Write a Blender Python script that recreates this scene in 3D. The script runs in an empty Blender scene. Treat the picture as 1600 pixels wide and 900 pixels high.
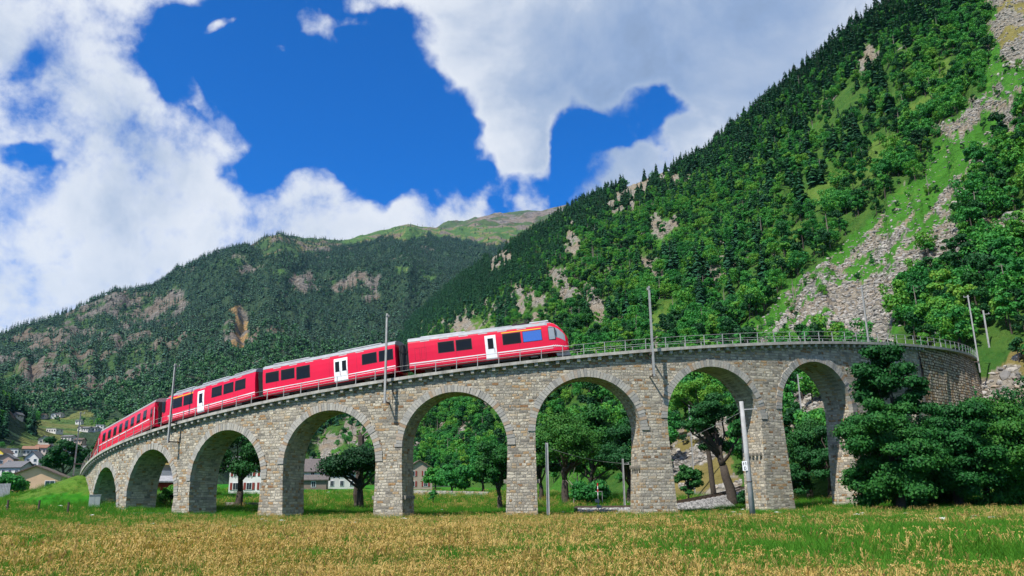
import bpy, bmesh, math, random
import numpy as np
from math import sin, cos, tan, atan2, asin, sqrt, pi, radians, degrees, hypot, exp
from mathutils import Vector, Matrix

S = bpy.context.scene
COL = S.collection
R_ = np.random.RandomState

# ------------------------------------------------------------------ camera
F, PIT, YAW, ROL, CH = 1246.924, .254045, -.0155976, .0137098, 2.17253     # focal length in pixels of the 1600 px photo
EX = np.array([cos(YAW), -sin(YAW), 0]); EY = np.array([sin(YAW), cos(YAW), 0]); EZ = np.array([0, 0, 1.])
FW = cos(PIT)*EY + sin(PIT)*EZ; EU = -sin(PIT)*EY + cos(PIT)*EZ
RT = cos(ROL)*EX - sin(ROL)*EU; UP = sin(ROL)*EX + cos(ROL)*EU
C0 = np.array([0, 0, CH])
cam = bpy.data.cameras.new('camera'); camo = bpy.data.objects.new('camera', cam); COL.objects.link(camo)
camo.matrix_world = Matrix([[RT[i], UP[i], -FW[i], C0[i]] for i in range(3)] + [[0, 0, 0, 1]])
cam.sensor_width = 36; cam.lens = F/1600*36; cam.clip_start = .5; cam.clip_end = 30000
S.camera = camo

def ray(px, py):
    d = F*FW + (px-800)*RT - (py-450)*UP
    return d/np.linalg.norm(d)
def azel(px, py):
    d = ray(px, py); return degrees(atan2(d[0], d[1])), degrees(asin(d[2]))
def proj(X):
    X = np.asarray(X, float) - C0; y = X@FW; y = np.where(y < .1, .1, y)
    return 800 + F*(X@RT)/y, 450 - F*(X@UP)/y

# ------------------------------------------------------------------ sun and sky
S.view_settings.view_transform = 'Standard'; S.view_settings.look = 'None'
S.view_settings.exposure = 0.38; S.view_settings.gamma = 1
SUN = np.array([-.40, -.46, .79]); SUN /= np.linalg.norm(SUN)
sl = bpy.data.lights.new('sun', 'SUN'); sl.energy = 5.0; sl.angle = radians(.6); sl.color = (1, .955, .88)
so = bpy.data.objects.new('sun', sl); COL.objects.link(so)
so.rotation_euler = Vector(SUN).to_track_quat('Z', 'Y').to_euler()

W = bpy.data.worlds.new('World'); S.world = W; W.use_nodes = True
wt = W.node_tree; wt.nodes.clear()
def wn(t, **k):
    n = wt.nodes.new(t)
    for a, b in k.items(): setattr(n, a, b)
    return n
def wl(a, b): wt.links.new(a, b)
def wmath(op, a, b=None, c=None, clamp=False):
    n = wn('ShaderNodeMath', operation=op, use_clamp=clamp)
    for i, v in enumerate((a, b, c)):
        if v is None: continue
        if isinstance(v, (int, float)): n.inputs[i].default_value = v
        else: wl(v, n.inputs[i])
    return n.outputs[0]
sky = wn('ShaderNodeTexSky', sky_type='NISHITA'); sky.sun_disc = False
sky.sun_elevation = asin(SUN[2]); sky.sun_rotation = atan2(SUN[0], SUN[1]); sky.altitude = 700
sky.air_density = 1.0; sky.dust_density = .3; sky.ozone_density = 3.0
STR = .1
gam = wn('ShaderNodeMix', data_type='RGBA', blend_type='MULTIPLY'); gam.inputs[0].default_value = 1
wl(sky.outputs[0], gam.inputs[6]); gam.inputs[7].default_value = (.0, .58, 1.36, 1)
tc = wn('ShaderNodeTexCoord'); dirv = tc.outputs['Generated']
def wnoise(scale, detail, rough, off, dist=0):
    m = wn('ShaderNodeVectorMath', operation='ADD'); wl(dirv, m.inputs[0]); m.inputs[1].default_value = off
    n = wn('ShaderNodeTexNoise'); n.inputs['Scale'].default_value = scale; n.inputs['Detail'].default_value = detail
    n.inputs['Roughness'].default_value = rough; n.inputs['Distortion'].default_value = dist
    wl(m.outputs[0], n.inputs['Vector']); return n.outputs[0]
# warp the direction a little so the cloud masses get ragged outlines
wv = wn('ShaderNodeTexNoise'); wv.inputs['Scale'].default_value = 5.5; wv.inputs['Detail'].default_value = 5; wl(dirv, wv.inputs['Vector'])
ws = wn('ShaderNodeVectorMath', operation='SUBTRACT'); wl(wv.outputs['Color'], ws.inputs[0]); ws.inputs[1].default_value = (.5, .5, .5)
wx = wn('ShaderNodeVectorMath', operation='SCALE'); wl(ws.outputs[0], wx.inputs[0]); wx.inputs['Scale'].default_value = .22
wa = wn('ShaderNodeVectorMath', operation='ADD'); wl(dirv, wa.inputs[0]); wl(wx.outputs[0], wa.inputs[1])
def blob(px, py, rad, w):
    d = ray(px, py)
    n = wn('ShaderNodeVectorMath', operation='DISTANCE'); wl(wa.outputs[0], n.inputs[0]); n.inputs[1].default_value = tuple(d)
    m = wn('ShaderNodeMapRange', interpolation_type='SMOOTHSTEP'); wl(n.outputs['Value'], m.inputs[0])
    R = rad/F*(1-.18*min(1, hypot(px-800, py-450)/900)**2)
    m.inputs[1].default_value = R*1.35; m.inputs[2].default_value = R*.45; m.inputs[3].default_value = 0; m.inputs[4].default_value = w
    return m.outputs[0]
BLOBS = [  # openings of blue in the cloud deck, and lobes of cloud standing in them
 (330, 60, 120, -1.1), (430, 150, 130, -1.2), (540, 120, 140, -1.3), (570, 210, 100, -1.1), (480, 60, 110, -1.0), (660, 190, 75, -1.1), (690, 250, 65, -1.1),
 (300, 120, 70, -.7), (410, 210, 55, -.6), (760, 292, 40, -.9), (625, 262, 50, -.9), (590, 40, 45, -.6), (270, 20, 50, -.7),
 (960, 200, 65, -1.2), (915, 255, 65, -1.2), (1015, 175, 45, -.6), (1040, 212, 40, -.8), (870, 290, 45, -.9), (1000, 235, 50, -1.1), (1075, 215, 34, -.6), (820, 292, 30, -.7),
 (5, 110, 40, -.4), (80, 110, 110, -.16), (60, 20, 120, .25), (150, 130, 80, .2), (5, 275, 30, -.8), (130, 25, 45, -.35), (20, 200, 60, -.2), (190, 70, 60, -.3),
 (330, 165, 45, .75), (290, 150, 26, .5), (480, 8, 40, .85), (560, 2, 38, .7), (330, 42, 26, 1.0), (374, 70, 16, 1.05), (452, 135, 30, .95), (655, 130, 20, 1.0), (472, 165, 20, .9), (432, 92, 20, .8), (355, 25, 20, .5), (510, 155, 14, .6),
 (800, 235, 60, .5), (985, 105, 75, .9), (850, 50, 230, .45), (1180, 60, 260, .5), (520, 262, 50, .5), (600, 312, 45, .45), (840, 312, 30, .6), (740, 332, 40, .5)]
def bsum(bs):
    acc = None
    for b in bs: o = blob(*b); acc = o if acc is None else wmath('ADD', acc, o)
    return acc
acc = wmath('ADD', wmath('MAXIMUM', bsum([b for b in BLOBS if b[3] < 0]), -1.45), bsum([b for b in BLOBS if b[3] > 0]))
dp = wn('ShaderNodeVectorMath', operation='DOT_PRODUCT'); wl(dirv, dp.inputs[0]); dp.inputs[1].default_value = tuple(ray(800, 200))
base = wn('ShaderNodeMapRange', interpolation_type='SMOOTHSTEP'); wl(dp.outputs['Value'], base.inputs[0])
base.inputs[1].default_value = .35; base.inputs[2].default_value = .75; base.inputs[3].default_value = .22; base.inputs[4].default_value = .55  # unseen cloud added behind the camera so the fill light is whiter
fbm = wnoise(7.5, 12, .62, (3.1, .7, 1.9), .25)
fine = wnoise(26, 8, .6, (.3, 5.7, 2.9), .2)
fld = wmath('ADD', wmath('ADD', acc, base.outputs[0]), wmath('MULTIPLY_ADD', wmath('SUBTRACT', fbm, .5), 2.6, wmath('MULTIPLY', wmath('SUBTRACT', fine, .5), 1.2)))
cov = wn('ShaderNodeMapRange', interpolation_type='SMOOTHSTEP'); wl(fld, cov.inputs[0]); cov.inputs[1].default_value = -.20; cov.inputs[2].default_value = .68
# tone of the cloud: bright rims and billows, blue-grey thick parts; the deck above the slope is the greyer one
bil = wnoise(4.2, 10, .58, (7.3, 1.1, 4.2), .3)
gd = wn('ShaderNodeVectorMath', operation='DISTANCE'); wl(dirv, gd.inputs[0]); gd.inputs[1].default_value = tuple(ray(1130, 20))
gr = wn('ShaderNodeMapRange', interpolation_type='SMOOTHSTEP'); wl(gd.outputs['Value'], gr.inputs[0])
gr.inputs[1].default_value = .44; gr.inputs[2].default_value = .16; gr.inputs[3].default_value = 0; gr.inputs[4].default_value = .44
gd2 = wn('ShaderNodeVectorMath', operation='DISTANCE'); wl(dirv, gd2.inputs[0]); gd2.inputs[1].default_value = tuple(ray(330, 330))
gr2 = wn('ShaderNodeMapRange', interpolation_type='SMOOTHSTEP'); wl(gd2.outputs['Value'], gr2.inputs[0])
gr2.inputs[1].default_value = .24; gr2.inputs[2].default_value = .02; gr2.inputs[3].default_value = 0; gr2.inputs[4].default_value = .20
thick = wn('ShaderNodeMapRange', interpolation_type='SMOOTHSTEP'); wl(fld, thick.inputs[0]); thick.inputs[1].default_value = .3; thick.inputs[2].default_value = 1.3
tone = wmath('ADD', wmath('ADD', gr.outputs[0], gr2.outputs[0]), wmath('MULTIPLY_ADD', wmath('SUBTRACT', bil, .5), 2.3, wmath('MULTIPLY', thick.outputs[0], .16)), clamp=True)
cr = wn('ShaderNodeValToRGB'); wl(tone, cr.inputs[0])
e = cr.color_ramp.elements
e[0].position = 0; e[0].color = (.86, .89, .95, 1); e[1].position = 1; e[1].color = (.26, .35, .52, 1)
for p_, c_ in ((.22, (.74, .79, .88, 1)), (.5, (.46, .55, .72, 1)), (.8, (.31, .42, .64, 1))):
    x = e.new(p_); x.color = c_
cs = wn('ShaderNodeMix', data_type='RGBA', blend_type='MULTIPLY'); cs.inputs[0].default_value = 1
wl(cr.outputs[0], cs.inputs[6]); cs.inputs[7].default_value = (1/STR*.76,)*3 + (1,)
mx = wn('ShaderNodeMix', data_type='RGBA'); wl(cov.outputs[0], mx.inputs[0]); wl(gam.outputs[2], mx.inputs[6]); wl(cs.outputs[2], mx.inputs[7])
bg = wn('ShaderNodeBackground'); bg.inputs[1].default_value = STR; wl(mx.outputs[2], bg.inputs[0])
wo = wn('ShaderNodeOutputWorld'); wl(bg.outputs[0], wo.inputs[0])
W.cycles.sampling_method = 'MANUAL'; W.cycles.sample_map_resolution = 512
S.cycles.max_bounces = 5; S.cycles.diffuse_bounces = 2; S.cycles.glossy_bounces = 2; S.cycles.transmission_bounces = 2
S.cycles.volume_bounces = 0; S.cycles.transparent_max_bounces = 4; S.cycles.caustics_reflective = False; S.cycles.caustics_refractive = False
S.cycles.use_denoising = True

# ------------------------------------------------------------------ helpers: noise, meshes, tags
def hash2(i, j, seed):
    n = (i.astype(np.int64)*374761393 + j.astype(np.int64)*668265263 + seed*974634777) & 0x7fffffff
    n = ((n ^ (n >> 13))*1274126177) & 0x7fffffff
    n = ((n ^ (n >> 16))*1103515245 + 12345) & 0x7fffffff
    return ((n >> 8) & 0xffff)/65535.
def vnoise(x, y, seed=0):
    x = np.asarray(x, float); y = np.asarray(y, float)
    i = np.floor(x); j = np.floor(y); u = x-i; v = y-j
    u = u*u*u*(u*(u*6-15)+10); v = v*v*v*(v*(v*6-15)+10); i = i.astype(int); j = j.astype(int)
    a = hash2(i, j, seed); b = hash2(i+1, j, seed); c = hash2(i, j+1, seed); d = hash2(i+1, j+1, seed)
    return (a*(1-u)+b*u)*(1-v) + (c*(1-u)+d*u)*v
def fbm2(x, y, seed=0, oct=4, g=.5):
    t = 0; a = 1; s = 0
    for o in range(oct):
        t = t + a*(vnoise(x*2**o + 17.3*o, y*2**o - 9.1*o, seed+o)-.5); s += a; a *= g
    return t/s*2
def sst(a, b, x):
    t = np.clip((x-a)/(b-a), 0, 1); return t*t*(3-2*t)
def inpoly(px, py, poly):
    px = np.asarray(px); py = np.asarray(py); r = np.zeros(px.shape, bool); n = len(poly)
    for i in range(n):
        x1, y1 = poly[i]; x2, y2 = poly[(i+1) % n]
        if y1 == y2: continue
        c = ((y1 > py) != (y2 > py)) & (px < (x2-x1)*(py-y1)/(y2-y1)+x1); r ^= c
    return r

def np_mesh(name, V, Fq, mats, mi=None, uv=None, cols=None, smooth=False):
    me = bpy.data.meshes.new(name); V = np.asarray(V, np.float32); Fq = np.asarray(Fq, np.int32)
    me.vertices.add(len(V)); me.vertices.foreach_set('co', V.ravel())
    k = Fq.shape[1]; n = len(Fq)
    me.loops.add(n*k); me.loops.foreach_set('vertex_index', Fq.ravel())
    me.polygons.add(n); me.polygons.foreach_set('loop_start', np.arange(0, n*k, k, dtype=np.int32))
    for m in (mats if isinstance(mats, (list, tuple)) else [mats]): me.materials.append(m)
    if mi is not None: me.polygons.foreach_set('material_index', np.asarray(mi, np.int32))
    if smooth: me.polygons.foreach_set('use_smooth', np.ones(n, bool))
    me.update(calc_edges=True)
    for nm, c in (cols or {}).items():
        a = me.color_attributes.new(nm, 'FLOAT_COLOR', 'POINT'); c = np.asarray(c, np.float32)
        a.data.foreach_set('color', np.concatenate([c, np.ones((len(c), 1), np.float32)], 1).ravel())
    return me

class MB:
    """collects boxes, tubes, quads with uv and material index; build() links one mesh object"""
    def __init__(s): s.v = []; s.f = []; s.uv = []; s.m = []
    def face(s, pts, uv=None, m=0):
        i = len(s.v); s.v += [tuple(map(float, p)) for p in pts]; s.f.append(tuple(range(i, i+len(pts)))); s.m.append(m)
        s.uv.append(uv or [(0, 0)]*len(pts))
    def box(s, c, d, rz=0, M=None, m=0, taper=1.0):
        x, y, z = d[0]/2, d[1]/2, d[2]/2
        P = [(-x, -y, -z), (x, -y, -z), (x, y, -z), (-x, y, -z), (-x*taper, -y*taper, z), (x*taper, -y*taper, z), (x*taper, y*taper, z), (-x*taper, y*taper, z)]
        if M is None: M = Matrix.Rotation(rz, 3, 'Z')
        P = [tuple(Vector(c) + M @ Vector(p)) for p in P]
        i = len(s.v); s.v += P
        for q in ((3, 2, 1, 0), (4, 5, 6, 7), (0, 1, 5, 4), (1, 2, 6, 5), (2, 3, 7, 6), (3, 0, 4, 7)):
            s.f.append(tuple(i+k for k in q)); s.m.append(m)
            a, b, cc, dd = [Vector(P[k]) for k in q]; w, h = (b-a).length, (dd-a).length
            s.uv.append([(0, 0), (w, 0), (w, h), (0, h)])
    def hexa(s, P, m=0):
        i = len(s.v); s.v += [tuple(map(float, p)) for p in P]
        for q in ((3, 2, 1, 0), (4, 5, 6, 7), (0, 1, 5, 4), (1, 2, 6, 5), (2, 3, 7, 6), (3, 0, 4, 7)):
            s.f.append(tuple(i+k for k in q)); s.m.append(m)
            a, b, cc, dd = [Vector(P[k]) for k in q]; w, h = (b-a).length, (dd-a).length
            s.uv.append([(0, 0), (w, 0), (w, h), (0, h)])
    def tube(s, path, rad, n=6, m=0, cap=True):
        path = [Vector(p) for p in path]; rings = []
        if not isinstance(rad, (list, tuple)): rad = [rad]*len(path)
        for k, p in enumerate(path):
            t = (path[min(k+1, len(path)-1)]-path[max(k-1, 0)]).normalized()
            a = t.cross(Vector((0, 0, 1))) if abs(t.z) < .95 else t.cross(Vector((1, 0, 0)))
            a.normalize(); b = t.cross(a); r = []
            for j in range(n):
                w = 2*pi*j/n; s.v.append(tuple(p + (a*cos(w)+b*sin(w))*rad[k])); r.append(len(s.v)-1)
            rings.append(r)
        for k in range(len(rings)-1):
            for j in range(n):
                s.f.append((rings[k][j], rings[k][(j+1) % n], rings[k+1][(j+1) % n], rings[k+1][j])); s.m.append(m); s.uv.append([(0, 0)]*4)
        if cap:
            s.f.append(tuple(reversed(rings[0]))); s.m.append(m); s.uv.append([(0, 0)]*n)
            s.f.append(tuple(rings[-1])); s.m.append(m); s.uv.append([(0, 0)]*n)
    def mesh(s, name, mats, smooth=False, recalc=True):
        me = bpy.data.meshes.new(name); me.from_pydata(s.v, [], s.f)
        for m in (mats if isinstance(mats, (list, tuple)) else [mats]): me.materials.append(m)
        ul = me.uv_layers.new(name='UVMap'); k = 0
        for p, u in zip(me.polygons, s.uv):
            for q in u: ul.data[k].uv = q; k += 1
        for p, m in zip(me.polygons, s.m): p.material_index = m; p.use_smooth = smooth
        return me
    def build(s, name, mats, parent=None, smooth=False, **k):
        return link(name, s.mesh(name, mats, smooth), parent, **k)

def link(name, me, parent=None, loc=None, rot=None, label=None, cat=None, group=None, kind=None):
    o = bpy.data.objects.new(name, me); COL.objects.link(o)
    if parent is not None: o.parent = parent
    if loc is not None: o.location = loc
    if rot is not None: o.rotation_euler = rot
    return tag(o, label, cat, group, kind)
def tag(o, label=None, cat=None, group=None, kind=None):
    if label: o['label'] = label
    if cat: o['category'] = cat
    if group: o['group'] = group
    if kind: o['kind'] = kind
    return o
def thing(name, label, cat, loc=(0, 0, 0), rot=(0, 0, 0), group=None):
    o = bpy.data.objects.new(name, None); COL.objects.link(o); o.location = loc; o.rotation_euler = rot
    o.empty_display_size = .3
    return tag(o, label, cat, group)
def copy_tree(o, parent=None):
    c = o.copy(); COL.objects.link(c)
    if parent is not None: c.parent = parent
    for ch in list(o.children): copy_tree(ch, c)
    return c

# ------------------------------------------------------------------ materials
def newmat(name):
    m = bpy.data.materials.new(name); m.use_nodes = True; nt = m.node_tree
    return m, nt, nt.nodes['Principled BSDF']
class NT:
    def __init__(s, nt): s.nt = nt
    def n(s, t, **k):
        x = s.nt.nodes.new(t)
        for a, b in k.items(): setattr(x, a, b)
        return x
    def l(s, a, b): s.nt.links.new(a, b)
    def put(s, v, sock):
        if v is None: return
        if isinstance(v, (int, float)): sock.default_value = v
        elif isinstance(v, tuple): sock.default_value = v if len(v) == len(sock.default_value) else v + (1,)
        else: s.l(v, sock)
    def math(s, op, a, b=None, c=None, clamp=False):
        x = s.n('ShaderNodeMath', operation=op, use_clamp=clamp)
        for i, v in enumerate((a, b, c)): s.put(v, x.inputs[i])
        return x.outputs[0]
    def mix(s, f, a, b, bt='MIX'):
        x = s.n('ShaderNodeMix', data_type='RGBA', blend_type=bt); s.put(f, x.inputs[0]); s.put(a, x.inputs[6]); s.put(b, x.inputs[7]); return x.outputs[2]
    def noise(s, scale, detail=4, rough=.55, vec=None, dist=0):
        x = s.n('ShaderNodeTexNoise'); x.inputs['Scale'].default_value = scale; x.inputs['Detail'].default_value = detail
        x.inputs['Roughness'].default_value = rough; x.inputs['Distortion'].default_value = dist
        if vec is not None: s.l(vec, x.inputs['Vector'])
        return x.outputs[0]
    def ramp(s, f, stops):
        x = s.n('ShaderNodeValToRGB'); s.l(f, x.inputs[0]); e = x.color_ramp.elements
        while len(e) < len(stops): e.new(.5)
        for el, (p, c) in zip(e, stops): el.position = p; el.color = c + (1,)
        return x.outputs[0]
    def rng(s, v, a, b, c=0., d=1., smooth=False):
        x = s.n('ShaderNodeMapRange'); s.l(v, x.inputs[0])
        if smooth: x.interpolation_type = 'SMOOTHSTEP'
        for i, q in enumerate((a, b, c, d)): x.inputs[i+1].default_value = q
        return x.outputs[0]
    def bump(s, h, strength=.5, dist=.05):
        x = s.n('ShaderNodeBump'); s.l(h, x.inputs['Height']); x.inputs['Strength'].default_value = strength; x.inputs['Distance'].default_value = dist
        return x.outputs[0]
    def obj(s): return s.n('ShaderNodeTexCoord').outputs['Object']
    def pos(s): return s.n('ShaderNodeNewGeometry').outputs['Position']
def simple(name, col, rough=.6, metal=0, var=.12, scale=3., spec=.5):
    m, nt, b = newmat(name); t = NT(nt)
    if var:
        f = t.noise(scale, 5, .6, t.obj())
        c = t.mix(t.rng(f, .3, .7), tuple(x*(1-var) for x in col), tuple(min(1, x*(1+var)) for x in col)); t.l(c, b.inputs['Base Color'])
    else: b.inputs['Base Color'].default_value = col + (1,)
    b.inputs['Roughness'].default_value = rough; b.inputs['Metallic'].default_value = metal; b.inputs['Specular IOR Level'].default_value = spec
    return m

def masonry(name, w, h, greys, rust=.16, mortar=(.42, .40, .36), mw=.022, warp=.05, bump=.6, uvscale=1.):
    """coursed rubble: rows of stones of uneven length, each stone with its own tone; u, v are metres on the wall"""
    m, nt, b = newmat(name); t = NT(nt)
    uv = t.n('ShaderNodeUVMap').outputs[0]
    nz = t.n('ShaderNodeTexNoise'); nz.inputs['Scale'].default_value = 1.7; nz.inputs['Detail'].default_value = 4; t.l(uv, nz.inputs['Vector'])
    sp = t.n('ShaderNodeSeparateXYZ'); t.l(uv, sp.inputs[0]); sn = t.n('ShaderNodeSeparateColor'); t.l(nz.outputs['Color'], sn.inputs[0])
    u = t.math('MULTIPLY_ADD', t.math('SUBTRACT', sn.outputs[0], .5), warp*2.5, sp.outputs[0])
    v = t.math('MULTIPLY_ADD', t.math('SUBTRACT', sn.outputs[1], .5), warp*2, sp.outputs[1])
    v2 = t.math('DIVIDE', v, h); row = t.math('FLOOR', v2); fv = t.math('SUBTRACT', v2, row)
    def wn1(a, k):
        x = t.n('ShaderNodeTexWhiteNoise', noise_dimensions='1D'); t.l(t.math('ADD', a, k), x.inputs['W']); return x.outputs['Value']
    def wn2(a, bb, k):
        c = t.n('ShaderNodeCombineXYZ'); t.l(a, c.inputs[0]); t.l(bb, c.inputs[1]); c.inputs[2].default_value = k
        x = t.n('ShaderNodeTexWhiteNoise', noise_dimensions='3D'); t.l(c.outputs[0], x.inputs['Vector']); return x.outputs['Value']
    rw = t.math('MULTIPLY_ADD', wn1(row, .37), w*.5, w*.75)          # stone length of this course
    uu = t.math('ADD', t.math('DIVIDE', u, rw), t.math('MULTIPLY', wn1(row, 5.1), 7.3))
    cell = t.math('FLOOR', uu); fu = t.math('SUBTRACT', uu, cell)
    jit = t.math('MULTIPLY_ADD', wn2(cell, row, 3.3), .5, .28)       # where a stone is split in two
    second = t.math('GREATER_THAN', fu, jit)
    split = t.math('GREATER_THAN', wn2(cell, row, 9.7), .38)
    sec = t.math('MULTIPLY', second, split)
    ident = t.math('MULTIPLY_ADD', sec, .413, cell)
    du = t.math('MINIMUM', fu, t.math('SUBTRACT', 1., fu))
    du2 = t.math('ABSOLUTE', t.math('SUBTRACT', fu, jit))
    du2 = t.math('ADD', du2, t.math('MULTIPLY', t.math('SUBTRACT', 1., split), 5.))
    du = t.math('MULTIPLY', t.math('MINIMUM', du, du2), rw)
    dv = t.math('MULTIPLY', t.math('MINIMUM', fv, t.math('SUBTRACT', 1., fv)), h)
    dist = t.math('MINIMUM', du, dv)
    face = t.rng(dist, mw*.35, mw*1.5, 0, 1, True)
    r1 = wn2(ident, row, 1.9); r2 = wn2(ident, row, 6.1)
    col = t.ramp(r1, [(i/(len(greys)-1), g) for i, g in enumerate(greys)])
    rustc = t.ramp(r2, [(0, (.26, .14, .065)), (.3, (.40, .24, .11)), (.6, (.48, .34, .19)), (1, (.53, .42, .28))])
    # rust-stained stones come in drifts
    drift = t.noise(.16, 3, .6, uv)
    thr = t.math('MULTIPLY_ADD', t.math('SUBTRACT', drift, .5), .55, rust)
    col = t.mix(t.math('LESS_THAN', wn2(ident, row, 12.4), thr), col, rustc)
    grain = t.noise(9, 6, .7, uv)
    col = t.mix(t.rng(grain, .35, .75, .0, .55), col, t.mix(.5, col, (.12, .11, .10)))
    stain = t.noise(.35, 5, .65, uv)
    col = t.mix(t.rng(stain, .5, .8, 0, .35), col, (.16, .15, .13))
    cs_ = t.n('ShaderNodeCombineXYZ'); t.l(t.math('MULTIPLY', sp.outputs[0], 1.5), cs_.inputs[0]); t.l(t.math('MULTIPLY', sp.outputs[1], .13), cs_.inputs[1])
    run = t.noise(1., 5, .65, cs_.outputs[0])       # water runs down the masonry
    col = t.mix(t.rng(run, .54, .74, 0, .45), col, (.13, .12, .10)); mcol = t.mix(t.rng(run, .25, .42, .3, 0), mortar, (.66, .63, .56))
    joint_shade = t.rng(dist, 0., mw*.5, 1, 0)  # shadow in the recessed joint, painted as a dark line in the mortar
    col = t.mix(face, t.mix(joint_shade, mcol, tuple(x*.35 for x in mortar)), col)
    t.l(col, b.inputs['Base Color']); b.inputs['Roughness'].default_value = .9; b.inputs['Specular IOR Level'].default_value = .2
    hgt = t.math('MULTIPLY_ADD', face, t.math('MULTIPLY_ADD', r2, .5, .6), t.math('MULTIPLY', t.noise(5, 6, .7, uv), .9))
    t.l(t.bump(hgt, bump, .16), b.inputs['Normal'])
    return m
GREYS = [(.21, .19, .155), (.50, .44, .345), (.63, .56, .43), (.35, .315, .255), (.70, .62, .475), (.26, .235, .19), (.56, .46, .32)]
M = {}
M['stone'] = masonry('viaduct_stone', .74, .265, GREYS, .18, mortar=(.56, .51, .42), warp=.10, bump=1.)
M['stone_shade'] = M['stone']
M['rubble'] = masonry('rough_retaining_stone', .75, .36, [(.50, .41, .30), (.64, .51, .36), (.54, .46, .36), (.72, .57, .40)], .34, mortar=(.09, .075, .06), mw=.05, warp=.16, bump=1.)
def ring_mat():
    m, nt, b = newmat('voussoir_stone'); t = NT(nt)
    g = t.n('ShaderNodeNewGeometry'); r = g.outputs['Random Per Island']
    c = t.ramp(r, [(0, (.26, .25, .225)), (.2, (.38, .36, .32)), (.45, (.47, .44, .38)), (.6, (.32, .305, .275)), (.8, (.44, .40, .33)), (.90, (.42, .39, .34)), (.94, (.41, .30, .20)), (1, (.33, .21, .12))])
    n = t.noise(6, 6, .7, t.pos())
    c = t.mix(t.rng(n, .4, .75, 0, .5), c, (.15, .14, .13)); t.l(c, b.inputs['Base Color'])
    b.inputs['Roughness'].default_value = .9; b.inputs['Specular IOR Level'].default_value = .2
    t.l(t.bump(n, .6, .06), b.inputs['Normal']); return m
M['ring'] = ring_mat()
M['mortar'] = simple('pale_mortar', (.40, .38, .34), .95)
M['concrete'] = simple('weathered_concrete', (.36, .34, .30), .9, var=.35, scale=1.3)
M['steel'] = simple('galvanised_steel', (.33, .33, .32), .6, .1, var=.25, scale=2)
M['ruststeel'] = simple('brown_steel', (.10, .075, .06), .7, .3, var=.3)
M['rail'] = simple('rail_steel', (.16, .11, .08), .5, .6)
M['red'] = simple('red_train_paint', (.70, .003, .036), .3, var=.05, scale=.7)
M['dkred'] = simple('dark_red_paint', (.36, .006, .02), .4)
M['white'] = simple('white_train_paint', (.78, .78, .78), .35, var=.04)
M['roofgrey'] = simple('pale_grey_train_roof', (.28, .29, .31), .55, .1, var=.25, scale=1.2)
M['black'] = simple('black_rubber', (.012, .012, .013), .6)
M['under'] = simple('dark_running_gear', (.035, .033, .032), .7, var=.4)
M['yellow'] = simple('yellow_stripe', (.80, .62, .01), .5, var=.03)
M['lamp'] = simple('headlamp_lens', (.8, .8, .75), .15, var=0)
M['skirt'] = simple('grey_skirt', (.34, .35, .37), .5)
def glass_mat(name, col, metal=0, rough=.06, spec=.5):
    m, nt, b = newmat(name); b.inputs['Base Color'].default_value = col + (1,); b.inputs['Roughness'].default_value = rough
    b.inputs['Metallic'].default_value = metal; b.inputs['Specular IOR Level'].default_value = spec; return m
M['glass'] = glass_mat('dark_train_glass', (.012, .013, .014), spec=.2)
M['mirror'] = glass_mat('sky_reflection_glass', (.13, .29, .66), .85, .12)  # reflected sky put into the pane's colour as a blue tint
M['screen'] = glass_mat('windscreen_glass', (.30, .33, .35), .15, .15)
M['hglass'] = glass_mat('house_window_glass', (.03, .04, .05), 0, .1)
def leafmat(name, cols, trans=.25, rough=.65):
    m, nt, b = newmat(name); t = NT(nt)
    oi = t.n('ShaderNodeObjectInfo').outputs['Random']
    n = t.noise(.55, 3, .6, t.obj())
    isl = t.n('ShaderNodeNewGeometry').outputs['Random Per Island']
    f = t.math('ADD', t.math('MULTIPLY', oi, .55), t.math('ADD', t.math('MULTIPLY', isl, .25), t.math('MULTIPLY', t.rng(n, .3, .7), .25)))
    c = t.ramp(f, [(i/(len(cols)-1), q) for i, q in enumerate(cols)])
    t.l(c, b.inputs['Base Color']); b.inputs['Roughness'].default_value = rough; b.inputs['Specular IOR Level'].default_value = .25
    if trans:
        tr = t.n('ShaderNodeBsdfTranslucent'); t.l(t.mix(1., c, (1.1, 1.25, .5), 'MULTIPLY'), tr.inputs[0])
        mxs = t.n('ShaderNodeMixShader'); mxs.inputs[0].default_value = trans
        t.l(b.outputs[0], mxs.inputs[1]); t.l(tr.outputs[0], mxs.inputs[2]); t.l(mxs.outputs[0], nt.nodes['Material Output'].inputs[0])
    return m
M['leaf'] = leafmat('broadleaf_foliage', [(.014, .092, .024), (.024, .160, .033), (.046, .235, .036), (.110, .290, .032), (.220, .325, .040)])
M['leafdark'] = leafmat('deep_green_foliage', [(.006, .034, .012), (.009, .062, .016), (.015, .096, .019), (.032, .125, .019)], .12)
M['leafmid'] = leafmat('mid_green_foliage', [(.006, .036, .011), (.009, .066, .014), (.015, .104, .017), (.034, .140, .016), (.064, .165, .018)], .14)
M['needle'] = leafmat('conifer_needles', [(.010, .048, .024), (.015, .076, .034), (.024, .110, .042), (.045, .135, .042)], .1)
M['needlefar'] = leafmat('far_conifer_needles', [(.032, .080, .062), (.042, .108, .074), (.062, .142, .080), (.105, .180, .078)], .0)  # lifted bluish greens: part of the distance haze is put into the colour
M['leaffar'] = leafmat('far_foliage', [(.022, .085, .036), (.034, .12, .042), (.052, .16, .046), (.085, .20, .055)], .0)  # distance haze partly painted into these greens as well
M['bark'] = simple('dark_bark', (.055, .042, .032), .9, var=.4, scale=5)
M['palebark'] = simple('grey_dead_bark', (.20, .17, .14), .9, var=.3, scale=5)

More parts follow.
